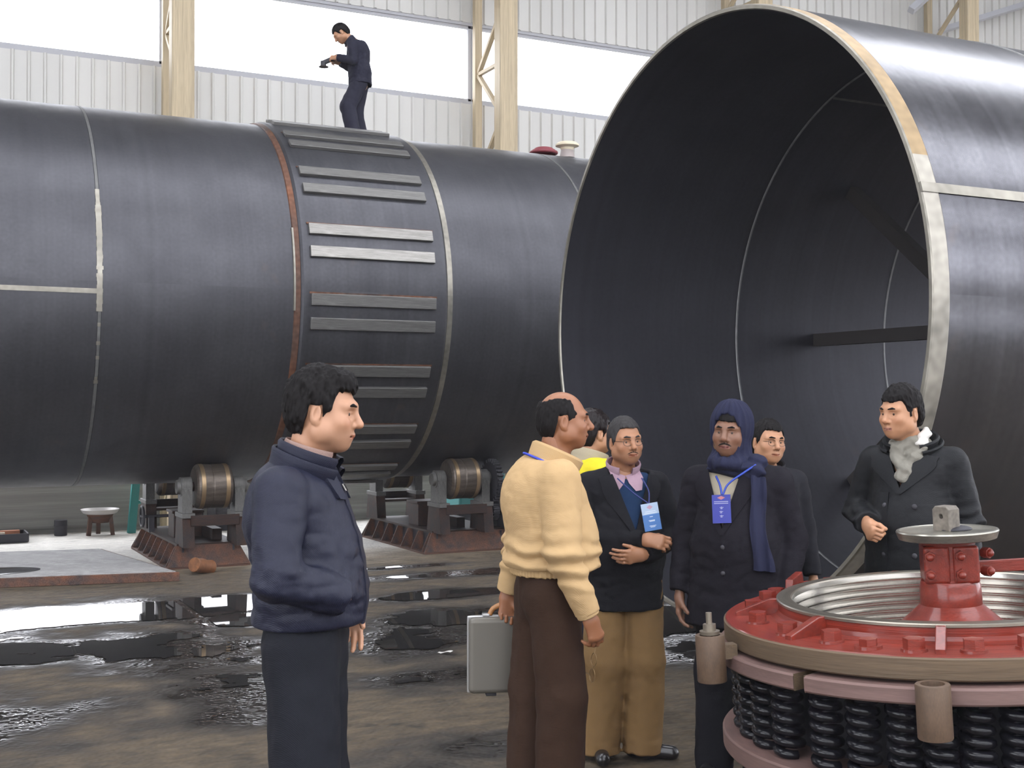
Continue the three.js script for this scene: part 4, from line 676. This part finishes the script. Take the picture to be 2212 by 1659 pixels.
// 2. balding man in the tan jacket with the briefcase and spectacles in hand
{
  const J = Object.assign(JOINTS(), { neck: [0, 1.46, 0.012], head: [0.0, 1.626, 0.067], shL: [0.165, 1.38, -0.02], shR: [-0.165, 1.385, 0.01], elR: [-0.245, 1.105, 0.01], wrR: [-0.235, 0.865, 0.112], elL: [0.225, 1.11, -0.08], wrL: [0.262, 0.885, -0.13], chest: [0, 1.29, -0.015], waist: [0, 1.06, 0.005], hipL: [0.085, 0.92, -0.02], hipR: [-0.085, 0.92, -0.0], knL: [0.095, 0.5, -0.045], knR: [-0.1, 0.5, 0.035], anL: [0.1, 0.09, -0.075], anR: [-0.11, 0.09, 0.005] });
  const p = person('balding man in a tan fleece jacket and brown trousers holding a briefcase and spectacles', [2.436, 0, -4.488], YAW(99), 1, J, { skin: SKIN.brown, turn: -0.1, hair: { thick: 0.009, bald: true, front: 0.02, tuft: 0.003 }, face: { jaw: 1.12, nose: 1.22, bags: true, wide: 1.03 },
    hands: [{ at: [-0.238, 0.85, 0.118], dir: [0.05, -0.93, 0.36], palm: [0.85, 0.1, -0.5], right: true, shape: [[0.55, 0.7, 0.5], 0.03, [0.3, 0.7]] }, { at: [0.264, 0.868, -0.134], dir: [0.02, -1, 0.0], palm: [-1, 0, 0], shape: [[0.7, 1.2, 0.9], 0.02, [0.4, 0.8], [0, 0.02, 0.04, 0.06]] }] });
  const fd = (x, y, z) => { const w = sstep(0.13 - Math.abs(y - 1.05), 0, 0.1), e = sstep(0.14 - Math.hypot(y - 1.12, z * 0.5), 0, 0.14), u = sstep(y, 1.1, 1.3); return folds(0.005, 6, 9, 6, 5)(x, y, z) + (0.009 * w + 0.005 * e) * Math.sin(y * 95 + 3 * noise(x * 7, y * 5, z * 7) + z * 9) * 0.8 + 0.008 * u * noise(x * 12 + z * 15, y * 3, 4); };
  const jf = jacketField(J, { hem: 1.02, grow: 0.018, belly: 0.026, deep: 0.2, hump: 0.024, arm: 0.074, cuff: 0.05, skirt: 0.15, folds: fd });
  const tan = cloth([0.43, 0.29, 0.145], 0.9, { sheen: 0.1 });
  const G = part('jacket', net(jf, [-0.42, 0.8, -0.34], [0.42, 1.55, 0.36], 0.0075), tan, p.t);
  part('collar', [collar(J, 0.086, 0.07, 0.014, 0.7, 0.42, -0.024, 0.016)], tan, G);
  part('waistband', (() => { const F = new Field(); F.cap([0, 1.0, -0.0], [0, 1.045, -0.0], 0.162, 0.162, 0.01, 1.14, 1.0).cut((x, y) => Math.abs(y - 1.03) - 0.034, 0.006); F.disp = (x, y, z) => 0.0025 * Math.sin(Math.atan2(z, x) * 70); return net(F, [-0.3, 0.95, -0.28], [0.3, 1.06, 0.28], 0.009); })(), tan, G);
  for (const s of [1]) part('cuff', (() => { const e = V(...J.elR), w = V(...J.wrR), d = w.clone().sub(e).normalize(), F = new Field(); F.cap(w.clone().addScaledVector(d, -0.03).toArray(), w.clone().addScaledVector(d, 0.012).toArray(), 0.049, 0.046, 0.01); F.cut((x, y, z) => (x - w.x) * d.x + (y - w.y) * d.y + (z - w.z) * d.z - 0.012, 0.004); F.cut((x, y, z) => -((x - w.x) * d.x + (y - w.y) * d.y + (z - w.z) * d.z) - 0.035, 0.004); return net(F, [-0.32, 0.78, 0.02], [-0.15, 0.95, 0.2], 0.006); })(), tan, G);
  part('lanyard', (() => { const pts = []; for (let k = -14; k <= 14; k++) { const a = Math.PI + k * 0.16; pts.push(V(Math.sin(a) * 0.118, 1.452 + 0.0 - 0.052 * Math.cos(a) - 0.012, J.neck[2] + Math.cos(a) * 0.112 - 0.004)); } return tube(pts, 0.0055, 60, 6); })(), std([0.02, 0.04, 0.4], 0.5), p.t);
  part('zip_placket', strip(jf, Array.from({ length: 12 }, (_, i) => { const y = 1.4 - i * 0.034; return [-0.02, y, 0.02, y]; }), 0.003, 0.008, 4), tan, G);
  part('trousers', net(trouserField(J, { wide: 0.026, top: 1.03 }), [-0.3, 0.02, -0.3], [0.3, 1.05, 0.3], 0.009), cloth([0.032, 0.016, 0.009], 0.85), p.t);
  shoes(p.t, J, [0.1, -0.15]);
}
// his briefcase, and the spectacles in his right hand
{
  const h = YAW(99), at = (x, y, z) => [2.436 + x * Math.cos(h) + z * Math.sin(h), y, -4.488 - x * Math.sin(h) + z * Math.cos(h)];
  const b = thing('briefcase', 'silver grey hard-shell briefcase hanging from the left hand of the man in tan', 'briefcase', at(0.272, 0.45, -0.095), h);
  const shell = std([0.135, 0.125, 0.105], 0.42, 0.35), trim = std([0.5, 0.5, 0.5], 0.3, 0.8);
  part('shell_half', rb(0.052, 0.325, 0.42, -0.029, 0.165, 0, 0.022), shell, b); part('shell_half', rb(0.052, 0.325, 0.42, 0.029, 0.165, 0, 0.022), shell, b);
  part('frame', rb(0.012, 0.331, 0.426, 0, 0.165, 0, 0.006), trim, b);
  for (const z of [-0.11, 0.11]) { part('foot', rb(0.04, 0.018, 0.045, 0, -0.006, z, 0.004), M.dark, b); part('latch', rb(0.036, 0.012, 0.03, 0, 0.333, z * 1.2, 0.003), trim, b); }
  part('handle', [tube([V(0, 0.333, -0.115), V(0, 0.358, -0.1), V(0, 0.38, -0.05), V(0, 0.382, 0), V(0, 0.38, 0.05), V(0, 0.358, 0.08), V(0, 0.333, 0.09)], 0.011, 30, 10)], std([0.33, 0.15, 0.05], 0.4), b);
  const s = thing('spectacles', 'thin wire-rimmed spectacles dangling from the right hand of the man in tan', 'spectacles', at(-0.2, 0.72, 0.15), h + 0.35);
  const wire = std([0.3, 0.2, 0.1], 0.3, 0.8), lens = std([1, 1, 1], 0.03, 0, { transmission: 1, thickness: 0, ior: 1.3 });
  s.rotation.z = 0.2;
  for (const y of [-0.05, -0.115]) { part('rim', new THREE.TorusGeometry(0.024, 0.0012, 6, 28).scale(0.85, 1.15, 1).translate(0, y, 0), wire, s); part('lens', new THREE.CircleGeometry(0.023, 24).scale(0.85, 1.15, 1).translate(0, y, 0), lens, s); }
  part('bridge', rod(V(0, -0.077, 0), V(0, -0.088, 0), 0.0014, 6), wire, s);
  part('temple', tube([V(0, -0.022, 0), V(0.01, 0.02, 0.015), V(0.05, 0.015, 0.06), V(0.075, -0.02, 0.07)], 0.0013, 24, 6), wire, s); part('temple', tube([V(0, -0.143, 0), V(0.05, -0.135, 0.02), V(0.11, -0.15, 0.03)], 0.0013, 20, 6), wire, s);
}
// 3. man with folded arms in the black blazer and khaki trousers
const vOpening = (y0, slope, xc = 0, zmin = 0.03) => (x, y, z) => Math.min((y - y0) * slope - Math.abs(x - xc), z - zmin, 0.05);
function lapels(jf, y0, slope, xc, w, mat, t, top = 1.45, off = 0.005) {
  for (const s of [-1, 1]) {
    const rows = []; for (let k = 0; k <= 10; k++) { const f = k / 10, y = lerp(y0 - 0.015, top, f), e = (y - y0) * slope, ww = w * (0.16 + 0.84 * Math.min(1, f * 1.5)) * (f > 0.8 ? 0.9 : 1); rows.push([xc + s * (e - 0.004), y, xc + s * (e + ww), y - 0.02 * f]); }
    part('lapel', strip(jf, rows, off, 0.008, 5), mat, t);
  }
}
const badgeTex = (() => { const c = document.createElement('canvas'); c.width = 128; c.height = 192; const g = c.getContext('2d'); g.fillStyle = '#c7d8ec'; g.fillRect(0, 0, 128, 192); g.fillStyle = '#4f86c8'; g.fillRect(0, 78, 128, 114); g.fillStyle = '#d9a8b8'; g.beginPath(); g.moveTo(64, 12); g.lineTo(88, 28); g.lineTo(64, 44); g.lineTo(40, 28); g.fill(); g.fillStyle = '#eef3fa'; g.fillRect(24, 54, 80, 6); g.fillRect(16, 66, 96, 6); for (const [x, y, w] of [[52, 92, 24], [40, 118, 48], [46, 124, 40], [40, 156, 50], [46, 164, 36]]) g.fillRect(x, y, w, 5); const t = new THREE.CanvasTexture(c); t.colorSpace = THREE.SRGBColorSpace; t.magFilter = THREE.LinearFilter; return t; })();
const tagTex = (() => { const c = document.createElement('canvas'); c.width = 128; c.height = 192; const g = c.getContext('2d'); g.fillStyle = '#2536b0'; g.fillRect(0, 0, 128, 192); g.fillStyle = '#e08a8a'; g.beginPath(); g.moveTo(64, 8); g.lineTo(92, 20); g.lineTo(64, 34); g.lineTo(36, 20); g.fill(); g.fillStyle = '#c9cbe8'; g.fillRect(14, 44, 98, 5); g.fillRect(14, 56, 98, 5); for (const [x, y] of [[52, 84], [48, 112], [50, 140]]) { g.fillRect(x, y, 26, 4); g.fillRect(x + 4, y + 8, 16, 4); g.fillRect(x + 10, y - 4, 4, 18); } const t = new THREE.CanvasTexture(c); t.colorSpace = THREE.SRGBColorSpace; t.magFilter = THREE.LinearFilter; return t; })();
{
  const J = Object.assign(JOINTS(), { head: [0.005, 1.612, 0.03], elR: [-0.255, 1.13, 0.03], wrR: [0.055, 1.135, 0.205], elL: [0.265, 1.13, 0.02], wrL: [0.07, 1.06, 0.2], anL: [0.1, 0.09, -0.01], anR: [-0.12, 0.09, -0.03], knR: [-0.105, 0.5, 0.02] });
  const p = person('grey-haired man with folded arms in a black blazer, blue sweater and khaki trousers', [3.135, 0, -5.028], YAW(6), 0.94, J, { skin: SKIN.indian, turn: 0.22, tilt: 0.05, moustache: 0.7, glasses: true, hairMat: hairM([0.03, 0.028, 0.028], 0.6), hair: { thick: 0.012, front: 0.07, tuft: 0.003, recede: 0.004 }, face: { stubble: 0.35, jaw: 1.05 },
    hands: [{ at: [0.06, 1.135, 0.213], dir: [0.85, -0.1, 0.42], palm: [0.4, -0.45, -0.9], right: true, shape: [[0.45, 0.75, 0.6], 0.02, [0.5, 0.5]] }, { at: [0.06, 1.06, 0.205], dir: [-0.9, -0.08, 0.38], palm: [-0.4, 0.2, -0.9], shape: [[0.3, 0.4, 0.3]] }] });
  const black = cloth([0.006, 0.006, 0.008], 0.8), Y0 = 1.16, SL = 0.34;
  const jf = jacketField(J, { hem: 0.765, grow: 0.014, belly: 0.03, arm: 0.062, cuff: 0.046, skirt: 0.165, phase: 7, armBlend: 0.012, front: vOpening(Y0, SL, 0.025, 0.02) }), base = jacketField(J, { hem: 0.765, grow: 0.014, belly: 0.03, arm: 0.01, cuff: 0.01, skirt: 0.17, phase: 7 }); base.disp = null;
  const G = part('blazer', net(jf, [-0.4, 0.74, -0.26], [0.42, 1.54, 0.36], 0.0085), black, p.t);
  const sf = new Field(); sf.cap(J.chest, J.waist, 0.142, 0.142, 0.05, 1.2, 0.82).cap([-0.1, 1.39, -0.02], [0.1, 1.39, -0.02], 0.07, 0.07, 0.06).ell([0, 1.1, 0.045], [0.165, 0.21, 0.127], 0.06).cut((x, y, z) => y - 1.475 + 0.4 * z, 0.01).cut((x, y) => 0.9 - y, 0.01); sf.disp = folds(0.003, 9, 9, 9, 3);
  part('sweater', net(sf, [-0.22, 0.88, -0.2], [0.22, 1.5, 0.25], 0.009), cloth([0.012, 0.03, 0.075], 0.9), p.t);
  part('shirt_collar', collar(J, 0.068, 0.06, 0.01, 0.8, 0.38, -0.01, 0.005), cloth([0.33, 0.22, 0.27], 0.8), p.t);
  for (const s of [-1, 1]) part('collar_leaf', strip(sf, [[s * 0.0, 1.44, s * 0.08, 1.465], [s * 0.012, 1.405, s * 0.09, 1.43], [s * 0.045, 1.365, s * 0.078, 1.37]], 0.008, 0.006, 4), cloth([0.33, 0.22, 0.27], 0.8), p.t);
  lapels(base, Y0, SL, 0.025, 0.075, black, G);
  part('lanyard', [tube([V(-0.05, 1.43, 0.1), V(0.02, 1.36, 0.155), V(0.09, 1.31, 0.175)], 0.004, 16, 6), tube([V(0.075, 1.43, 0.095), V(0.1, 1.37, 0.14), V(0.095, 1.31, 0.175)], 0.004, 16, 6)], std([0.012, 0.02, 0.12], 0.6), p.t);
  const bd = part('badge', rb(0.088, 0.135, 0.004, 0, 0, 0, 0.003), std([0.6, 0.65, 0.7], 0.4, 0, { map: badgeTex }), p.t, 'pale blue name badge'); { const g = new THREE.BoxGeometry(0.088, 0.135, 0.004); bd.geometry = g; } bd.position.set(0.1, 1.245, 0.2); bd.rotation.set(-0.1, 0.1, 0.16);
  part('trousers', net(trouserField(J, { wide: 0.032, top: 1.0 }), [-0.32, 0.02, -0.25], [0.32, 1.02, 0.25], 0.009), cloth([0.2, 0.12, 0.05], 0.85), p.t);
  shoes(p.t, J, [1.2, -0.05]);
}
// 4. man in the dark overcoat, scarf over his head
{
  const J = Object.assign(JOINTS(), { head: [-0.025, 1.622, 0.03], shL: [0.182, 1.39, -0.02], shR: [-0.182, 1.39, -0.02], elR: [-0.25, 1.12, -0.04], wrR: [-0.265, 0.87, 0.03], elL: [0.26, 1.12, -0.03], wrL: [0.235, 0.89, 0.06] });
  const p = person('man in a dark overcoat with a navy scarf wrapped round his head like a hood', [3.435, 0, -4.539], YAW(-18), 0.965, J, { skin: SKIN.dark, turn: -0.14, tilt: -0.04, moustache: true, hair: { thick: 0.014, front: 0.055, tuft: 0.003 }, face: { nose: 1.15, stubble: 0.3, wide: 1.02, lip: [0.19, 0.07, 0.06] },
    hands: [{ at: [-0.266, 0.855, 0.033], dir: [0.0, -1, 0.12], palm: [1, 0, 0], right: true, shape: [[0.35, 0.45, 0.3]] }, { at: [0.235, 0.875, 0.064], dir: [0.02, -1, 0.15], palm: [-1, 0, 0], shape: [[0.35, 0.45, 0.3]] }] });
  const coat = cloth([0.0085, 0.0075, 0.011], 0.85), sc = cloth([0.017, 0.019, 0.042], 0.9, { sheen: 0.2 }), Y0 = 1.17, SL = 0.3;
  const jf = jacketField(J, { hem: 0.72, grow: 0.018, belly: 0.02, arm: 0.063, cuff: 0.052, skirt: 0.165, phase: 11, front: vOpening(Y0, SL, -0.045, 0.02) }), base = jacketField(J, { hem: 0.72, grow: 0.018, belly: 0.02, arm: 0.01, cuff: 0.01, skirt: 0.175 }); base.disp = null;
  const G = part('overcoat', net(jf, [-0.42, 0.69, -0.26], [0.42, 1.55, 0.3], 0.0085), coat, p.t);
  const sf = new Field(); sf.cap(J.chest, J.waist, 0.143, 0.14, 0.05, 1.2, 0.82).cap([-0.1, 1.39, -0.02], [0.1, 1.39, -0.02], 0.07, 0.07, 0.06).cut((x, y, z) => y - 1.46 + 0.4 * z, 0.01).cut((x, y) => 0.9 - y, 0.01); sf.disp = folds(0.003, 9, 9, 9, 5);
  part('shirt', net(sf, [-0.22, 0.88, -0.2], [0.22, 1.5, 0.24], 0.009), cloth([0.42, 0.37, 0.28], 0.8), p.t);
  lapels(base, Y0, SL, -0.045, 0.075, coat, G);
  for (const y of [1.1, 0.98]) part('button', new THREE.SphereGeometry(0.011, 12, 8).scale(1, 1, 0.4).translate(-0.04, y, (() => { let z = 0.4; while (base.at(-0.04, y, z) > 0.002 && z > 0) z -= 0.003; return z; })()), M.dark, G);
  // the scarf: hood, neck wrap and the hanging end
  const H = new Field(); H.ell([0, 0.035, -0.022], [0.095, 0.12, 0.12], 0.03).ell([0, 0.12, -0.01], [0.04, 0.03, 0.07], 0.04).cap([0, 0.05, -0.03], [0, -0.12, -0.03], 0.094, 0.1, 0.05, 0.97, 1.0).ell([0, -0.145, 0.02], [0.105, 0.055, 0.105], 0.03);
  H.ell([0.0, -0.01, 0.1], [0.069, 0.1, 0.105], 0.018, null, 0);
  H.disp = (x, y, z) => 0.006 * Math.sin(y * 60 + 5 * noise(x * 8, y * 4, z * 8) + Math.abs(x) * 40) * sstep(-y, -0.02, 0.1) + 0.005 * noise(x * 18, y * 9, z * 22) + 0.003 * Math.sin(Math.atan2(x, z) * 16 + y * 8);
  p.put('scarf_hood', net(H, [-0.14, -0.24, -0.18], [0.14, 0.19, 0.17], 0.0055), sc);
  const N = new Field(); N.ell([0.0, 1.462, 0.0], [0.128, 0.05, 0.118], 0.02).ell([0.08, 1.47, -0.01], [0.07, 0.045, 0.085], 0.03).cap([-0.1, 1.465, 0.03], [0.1, 1.44, 0.07], 0.035, 0.04, 0.02); N.disp = (x, y, z) => 0.006 * Math.sin(y * 110 + x * 18 + 4 * noise(x * 9, y * 6, z * 9)) + 0.003 * noise(x * 40, y * 40, z * 40);
  part('scarf_wrap', net(N, [-0.2, 1.36, -0.18], [0.22, 1.58, 0.17], 0.007), sc, p.t);
  const rows = []; for (let k = 0; k <= 16; k++) { const f = k / 16, y = lerp(1.43, 1.0, f); rows.push([0.075 + 0.02 * f + 0.006 * Math.sin(f * 9), y, 0.135 + 0.045 * f + 0.01 * Math.sin(f * 7 + 1), y - 0.012]); }
  const sb = new Field(); sb.push(1, 0.01, (x, y, z) => jf.at(x, y, z), [0, 1.1, 0], 1.2); sb.disp = (x, y, z) => 0.008 * Math.sin(x * 120 + y * 9) - 0.004;
  part('scarf_end', strip(sb, rows, 0.014, 0.022, 14), sc, p.t);
  part('lanyard', [tube([V(0.1, 1.475, 0.09), V(0.05, 1.44, 0.13), V(-0.02, 1.385, 0.158), V(-0.04, 1.34, 0.172)], 0.0052, 24, 6), tube([V(-0.08, 1.42, 0.11), V(-0.055, 1.38, 0.155), V(-0.045, 1.34, 0.172)], 0.005, 16, 6)], std([0.015, 0.045, 0.32], 0.45), p.t);
  const bd = part('badge', new THREE.BoxGeometry(0.085, 0.13, 0.004), std([0.5, 0.5, 0.55], 0.4, 0, { map: tagTex }), p.t, 'blue name badge'); bd.position.set(-0.045, 1.275, 0.178); bd.rotation.set(-0.14, 0, 0.06);
  part('trousers', net(trouserField(J, { wide: 0.02, top: 0.98 }), [-0.3, 0.02, -0.25], [0.3, 1.0, 0.25], 0.011), cloth([0.012, 0.012, 0.016], 0.85), p.t);
  shoes(p.t, J, [0.2, -0.2]);
}
// 5. man with spectacles half hidden behind the man with the scarf
{
  const J = Object.assign(JOINTS(), { head: [0, 1.612, 0.03] });
  const p = person('man with spectacles and short black hair, half hidden behind the man with the scarf', [4.0, 0, -5.036], YAW(10), 0.93, J, { skin: SKIN.east, turn: 0.12, tilt: -0.06, glasses: true, hair: { thick: 0.014, front: 0.068, tuft: 0.004 }, face: { wide: 1.05, jaw: 1.1, nose: 0.95 },
    hands: [{ at: [0.252, 0.865, 0.043], dir: [0.02, -1, 0.15], palm: [-1, 0, 0], shape: [[0.4, 0.5, 0.3]] }] });
  const jf = jacketField(J, { hem: 0.75, grow: 0.014, arm: 0.062, cuff: 0.05, phase: 14 }), m = cloth([0.015, 0.015, 0.019], 0.85);
  const G = part('coat', net(jf, [-0.42, 0.72, -0.26], [0.42, 1.55, 0.3], 0.011), m, p.t); part('collar', collar(J, 0.078, 0.055, 0.012, 0.9, 0.34, -0.01), m, G);
  part('trousers', net(trouserField(J, { wide: 0.02, top: 0.98 }), [-0.3, 0.02, -0.25], [0.3, 1.0, 0.25], 0.014), cloth([0.012, 0.012, 0.014], 0.85), p.t);
  shoes(p.t, J, [0.2, -0.2]);
}
// 6. man in the black trench coat at the right
{
  const J = Object.assign(JOINTS(), { head: [-0.03, 1.62, 0.06], shL: [0.178, 1.39, -0.02], shR: [-0.172, 1.39, -0.02], elR: [-0.262, 1.155, -0.03], wrR: [-0.15, 1.12, 0.175], elL: [0.25, 1.12, -0.04], wrL: [0.245, 0.87, 0.03] });
  const p = person('man in a black double-breasted trench coat with a clenched fist, right of the group', [4.291, 0, -4.332], YAW(-34), 1.02, J, { skin: SKIN.east, turn: -0.42, pitch: 0.08, hair: { thick: 0.014, lift: 0.005, front: 0.062, tuft: 0.006 }, face: { wide: 1.02, jaw: 1.05, nose: 0.95, lip: [0.34, 0.15, 0.11] },
    hands: [{ at: [-0.145, 1.117, 0.19], dir: [0.45, -0.42, 0.75], palm: [0.85, -0.2, -0.5], right: true, shape: [[1.1, 1.4, 1.0], 0.01, [0.3, 0.9], [0, 0.02, 0.04, 0.05]] }, { at: [0.245, 0.855, 0.033], dir: [0, -1, 0.12], palm: [-1, 0, 0] }] });
  const coat = cloth([0.0085, 0.0092, 0.0105], 0.55, { sheen: 0.1 }), Y0 = 1.27, SL = 0.42;
  const fd = (x, y, z) => { const e = sstep(0.15 - Math.abs(y - 1.1), 0, 0.12) * sstep(Math.abs(x), 0.17, 0.22); return folds(0.004, 7, 10, 7, 3)(x, y, z) + 0.006 * e * Math.sin(y * 110 + 5 * noise(x * 8, y * 5, z * 8)); };
  const jf = jacketField(J, { hem: 0.55, grow: 0.015, belly: 0.01, arm: 0.064, cuff: 0.055, skirt: 0.155, folds: fd, front: vOpening(Y0, SL, -0.01, 0.03) }), base = jacketField(J, { hem: 0.55, grow: 0.015, belly: 0.01, arm: 0.01, cuff: 0.01, skirt: 0.155 }); base.disp = null;
  const G = part('trench_coat', net(jf, [-0.46, 0.52, -0.28], [0.44, 1.55, 0.32], 0.0085), coat, p.t);
  lapels(base, Y0, SL, -0.01, 0.095, coat, G, 1.44, 0.007);
  part('collar', [collar(J, 0.09, 0.06, 0.02, 1.1, 0.34, -0.012, 0.008), collar(J, 0.108, 0.042, 0.018, 1.2, 0.34, -0.02, 0.008)], coat, G);
  for (const s of [-1, 1]) part('epaulette', (() => { const g = rb(0.115, 0.008, 0.045, s * 0.135, 0, 0, 0.003).rotateZ(s * -0.34); return g.translate(0, 1.487, -0.015); })(), coat, G);
  const zAt = (x, y) => { let z = 0.4; while (base.at(x, y, z) > 0.003 && z > 0) z -= 0.003; return z; };
  for (const y of [1.2, 1.09, 0.98]) for (const x of [-0.075, 0.06]) part('button', new THREE.SphereGeometry(0.013, 12, 8).scale(1, 1, 0.4).translate(x, y, zAt(x, y)), M.dark, G);
  part('front_edge', strip(base, Array.from({ length: 18 }, (_, i) => { const y = 1.26 - i * 0.04; return [-0.105 + 0.02 * sstep(i, 0, 3), y, -0.06, y]; }), 0.004, 0.009, 3), coat, G);
  const W = new Field(); W.ell([0, 1.478, 0.0], [0.092, 0.05, 0.095], 0.02).cap([-0.05, 1.45, 0.06], [0.01, 1.33, 0.115], 0.036, 0.03, 0.02).cap([0.06, 1.45, 0.06], [-0.01, 1.34, 0.12], 0.036, 0.028, 0.02); W.disp = (x, y, z) => 0.005 * Math.sin(y * 90 + x * 40) + 0.004 * noise(x * 50, y * 50, z * 50);
  part('neck_scarf', net(W, [-0.13, 1.28, -0.12], [0.13, 1.55, 0.18], 0.006), cloth([0.2, 0.19, 0.16], 0.9), p.t, 'grey neck scarf');
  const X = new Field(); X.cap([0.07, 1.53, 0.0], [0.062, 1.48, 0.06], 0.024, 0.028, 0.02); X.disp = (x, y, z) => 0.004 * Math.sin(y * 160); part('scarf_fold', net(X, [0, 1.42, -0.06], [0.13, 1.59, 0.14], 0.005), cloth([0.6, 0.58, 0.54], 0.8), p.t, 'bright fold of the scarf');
  part('trousers', net(trouserField(J, { wide: 0.015, top: 0.95 }), [-0.3, 0.02, -0.25], [0.3, 0.98, 0.25], 0.014), cloth([0.01, 0.01, 0.012], 0.85), p.t);
  shoes(p.t, J, [0.2, -0.2]);
}
// 7. person in yellow behind the others
{
  const J = Object.assign(JOINTS(), { head: [0.0, 1.615, 0.03] });
  const p = person('dark-haired person in a yellow jacket, mostly hidden behind the two men in the middle', [3.37, 0, -5.74], YAW(118), 0.95, J, { skin: SKIN.east, coarse: true, hair: { thick: 0.02, lift: 0.008, front: 0.05, tuft: 0.003 }, hairMat: hairM([0.012, 0.009, 0.009], 0.3) });
  const jf = jacketField(J, { hem: 0.85, grow: 0.026, arm: 0.07, cuff: 0.052, phase: 21 }), y = cloth([0.58, 0.49, 0.02], 0.6), g = cloth([0.34, 0.29, 0.2], 0.7);
  const G = part('jacket', net(jf, [-0.44, 0.82, -0.28], [0.44, 1.56, 0.3], 0.011), y, p.t);
  part('collar', [collar(J, 0.085, 0.075, 0.012, 0.8, 0.3, -0.02, 0.009)], g, G, 'grey collar');
  for (const s of [-1, 1]) part('shoulder_band', (() => { const g2 = rb(0.15, 0.01, 0.075, s * 0.15, 0, 0, 0.004).rotateZ(s * -0.36); return g2.translate(0, 1.512, -0.02); })(), g, G, 'grey shoulder band');
  part('trousers', net(trouserField(J, { wide: 0.02, top: 0.98 }), [-0.3, 0.02, -0.25], [0.3, 1.0, 0.25], 0.014), cloth([0.02, 0.02, 0.03], 0.85), p.t);
  shoes(p.t, J, [0.2, -0.2]);
}
// 8. worker bending over a grinder on top of the far shell
{
  const J = { neck: [0, 1.285, 0.06], head: [0, 1.385, 0.19], shL: [0.16, 1.22, 0.05], shR: [-0.16, 1.22, 0.05], elL: [0.21, 1.0, 0.03], elR: [-0.21, 0.98, 0.02], wrL: [0.09, 1.06, 0.22], wrR: [-0.1, 1.05, 0.2], hipL: [0.08, 0.78, -0.05], hipR: [-0.08, 0.78, -0.05], knL: [0.1, 0.45, 0.1], knR: [-0.1, 0.42, 0.01], anL: [0.14, 0.06, 0.0], anR: [-0.1, 0.06, -0.09], chest: [0, 1.12, -0.01], waist: [0, 0.9, -0.05] };
  const p = person('worker in dark overalls bending over a hand tool on top of the far shell', [5.03, 4.835, -14.18], YAW(-84), 0.98, J, { skin: SKIN.east, pitch: 0.75, coarse: true, noEyes: true, hair: { thick: 0.014, front: 0.06, tuft: 0.003 }, hands: [{ at: [0.088, 1.062, 0.228], dir: [-0.4, 0.1, 0.9], palm: [-0.8, -0.5, 0], shape: [[0.7, 0.9, 0.6]] }, { at: [-0.098, 1.052, 0.21], dir: [0.4, 0.1, 0.9], palm: [0.8, -0.5, 0], right: true, shape: [[0.7, 0.9, 0.6]] }] });
  const jf = jacketField(J, { hem: 0.74, grow: 0.0, arm: 0.066, cuff: 0.05, phase: 31, skirt: 0.14, hump: 0.01 }), d = cloth([0.016, 0.016, 0.028], 0.85);
  const G = part('jacket', net(jf, [-0.4, 0.7, -0.32], [0.4, 1.4, 0.34], 0.011), d, p.t); part('collar', collar(J, 0.07, 0.05, 0.01, 0.8, 0.9, -0.01), d, G);
  part('trousers', net(trouserField(J, { wide: 0.02, top: 0.9, cuffY: 0.03 }), [-0.32, 0.02, -0.28], [0.32, 0.95, 0.3], 0.012), cloth([0.018, 0.018, 0.03], 0.85), p.t);
  shoes(p.t, J, [0.1, -0.1]);
  const g = thing('hand_grinder', 'small dark hand grinder held by the worker on top of the far shell', 'tool', [5.03, 4.835, -14.18], YAW(-84)); g.scale.setScalar(0.98);
  part('grinder_body', [new THREE.CylinderGeometry(0.03, 0.034, 0.2, 18).rotateX(2.0).translate(0, 1.06, 0.31), new THREE.CylinderGeometry(0.036, 0.036, 0.07, 18).translate(0, 1.0, 0.405)], M.dark, g);
  part('grinding_disc', new THREE.CylinderGeometry(0.06, 0.06, 0.008, 24).translate(0, 0.965, 0.4), M.darkRust, g);
  part('side_handle', rod(V(-0.12, 1.07, 0.26), V(0.02, 1.06, 0.3), 0.014), M.dark, g);
}

{
  const s = thing('paper_scrap', 'tiny pale scrap of paper on the floor left of the briefcase', 'paper', [3.36, 0.002, -7.67], 0.4);
  const g = new THREE.PlaneGeometry(0.03, 0.13, 2, 8).rotateX(-Math.PI / 2), p = g.attributes.position; for (let i = 0; i < p.count; i++) p.setY(i, 0.01 + 0.012 * Math.sin(p.getZ(i) * 30) + p.getX(i) * 0.2); g.computeVertexNormals();
  part('sheet', g, std([0.6, 0.58, 0.55], 0.8), s);
}

renderer.render(scene, camera);
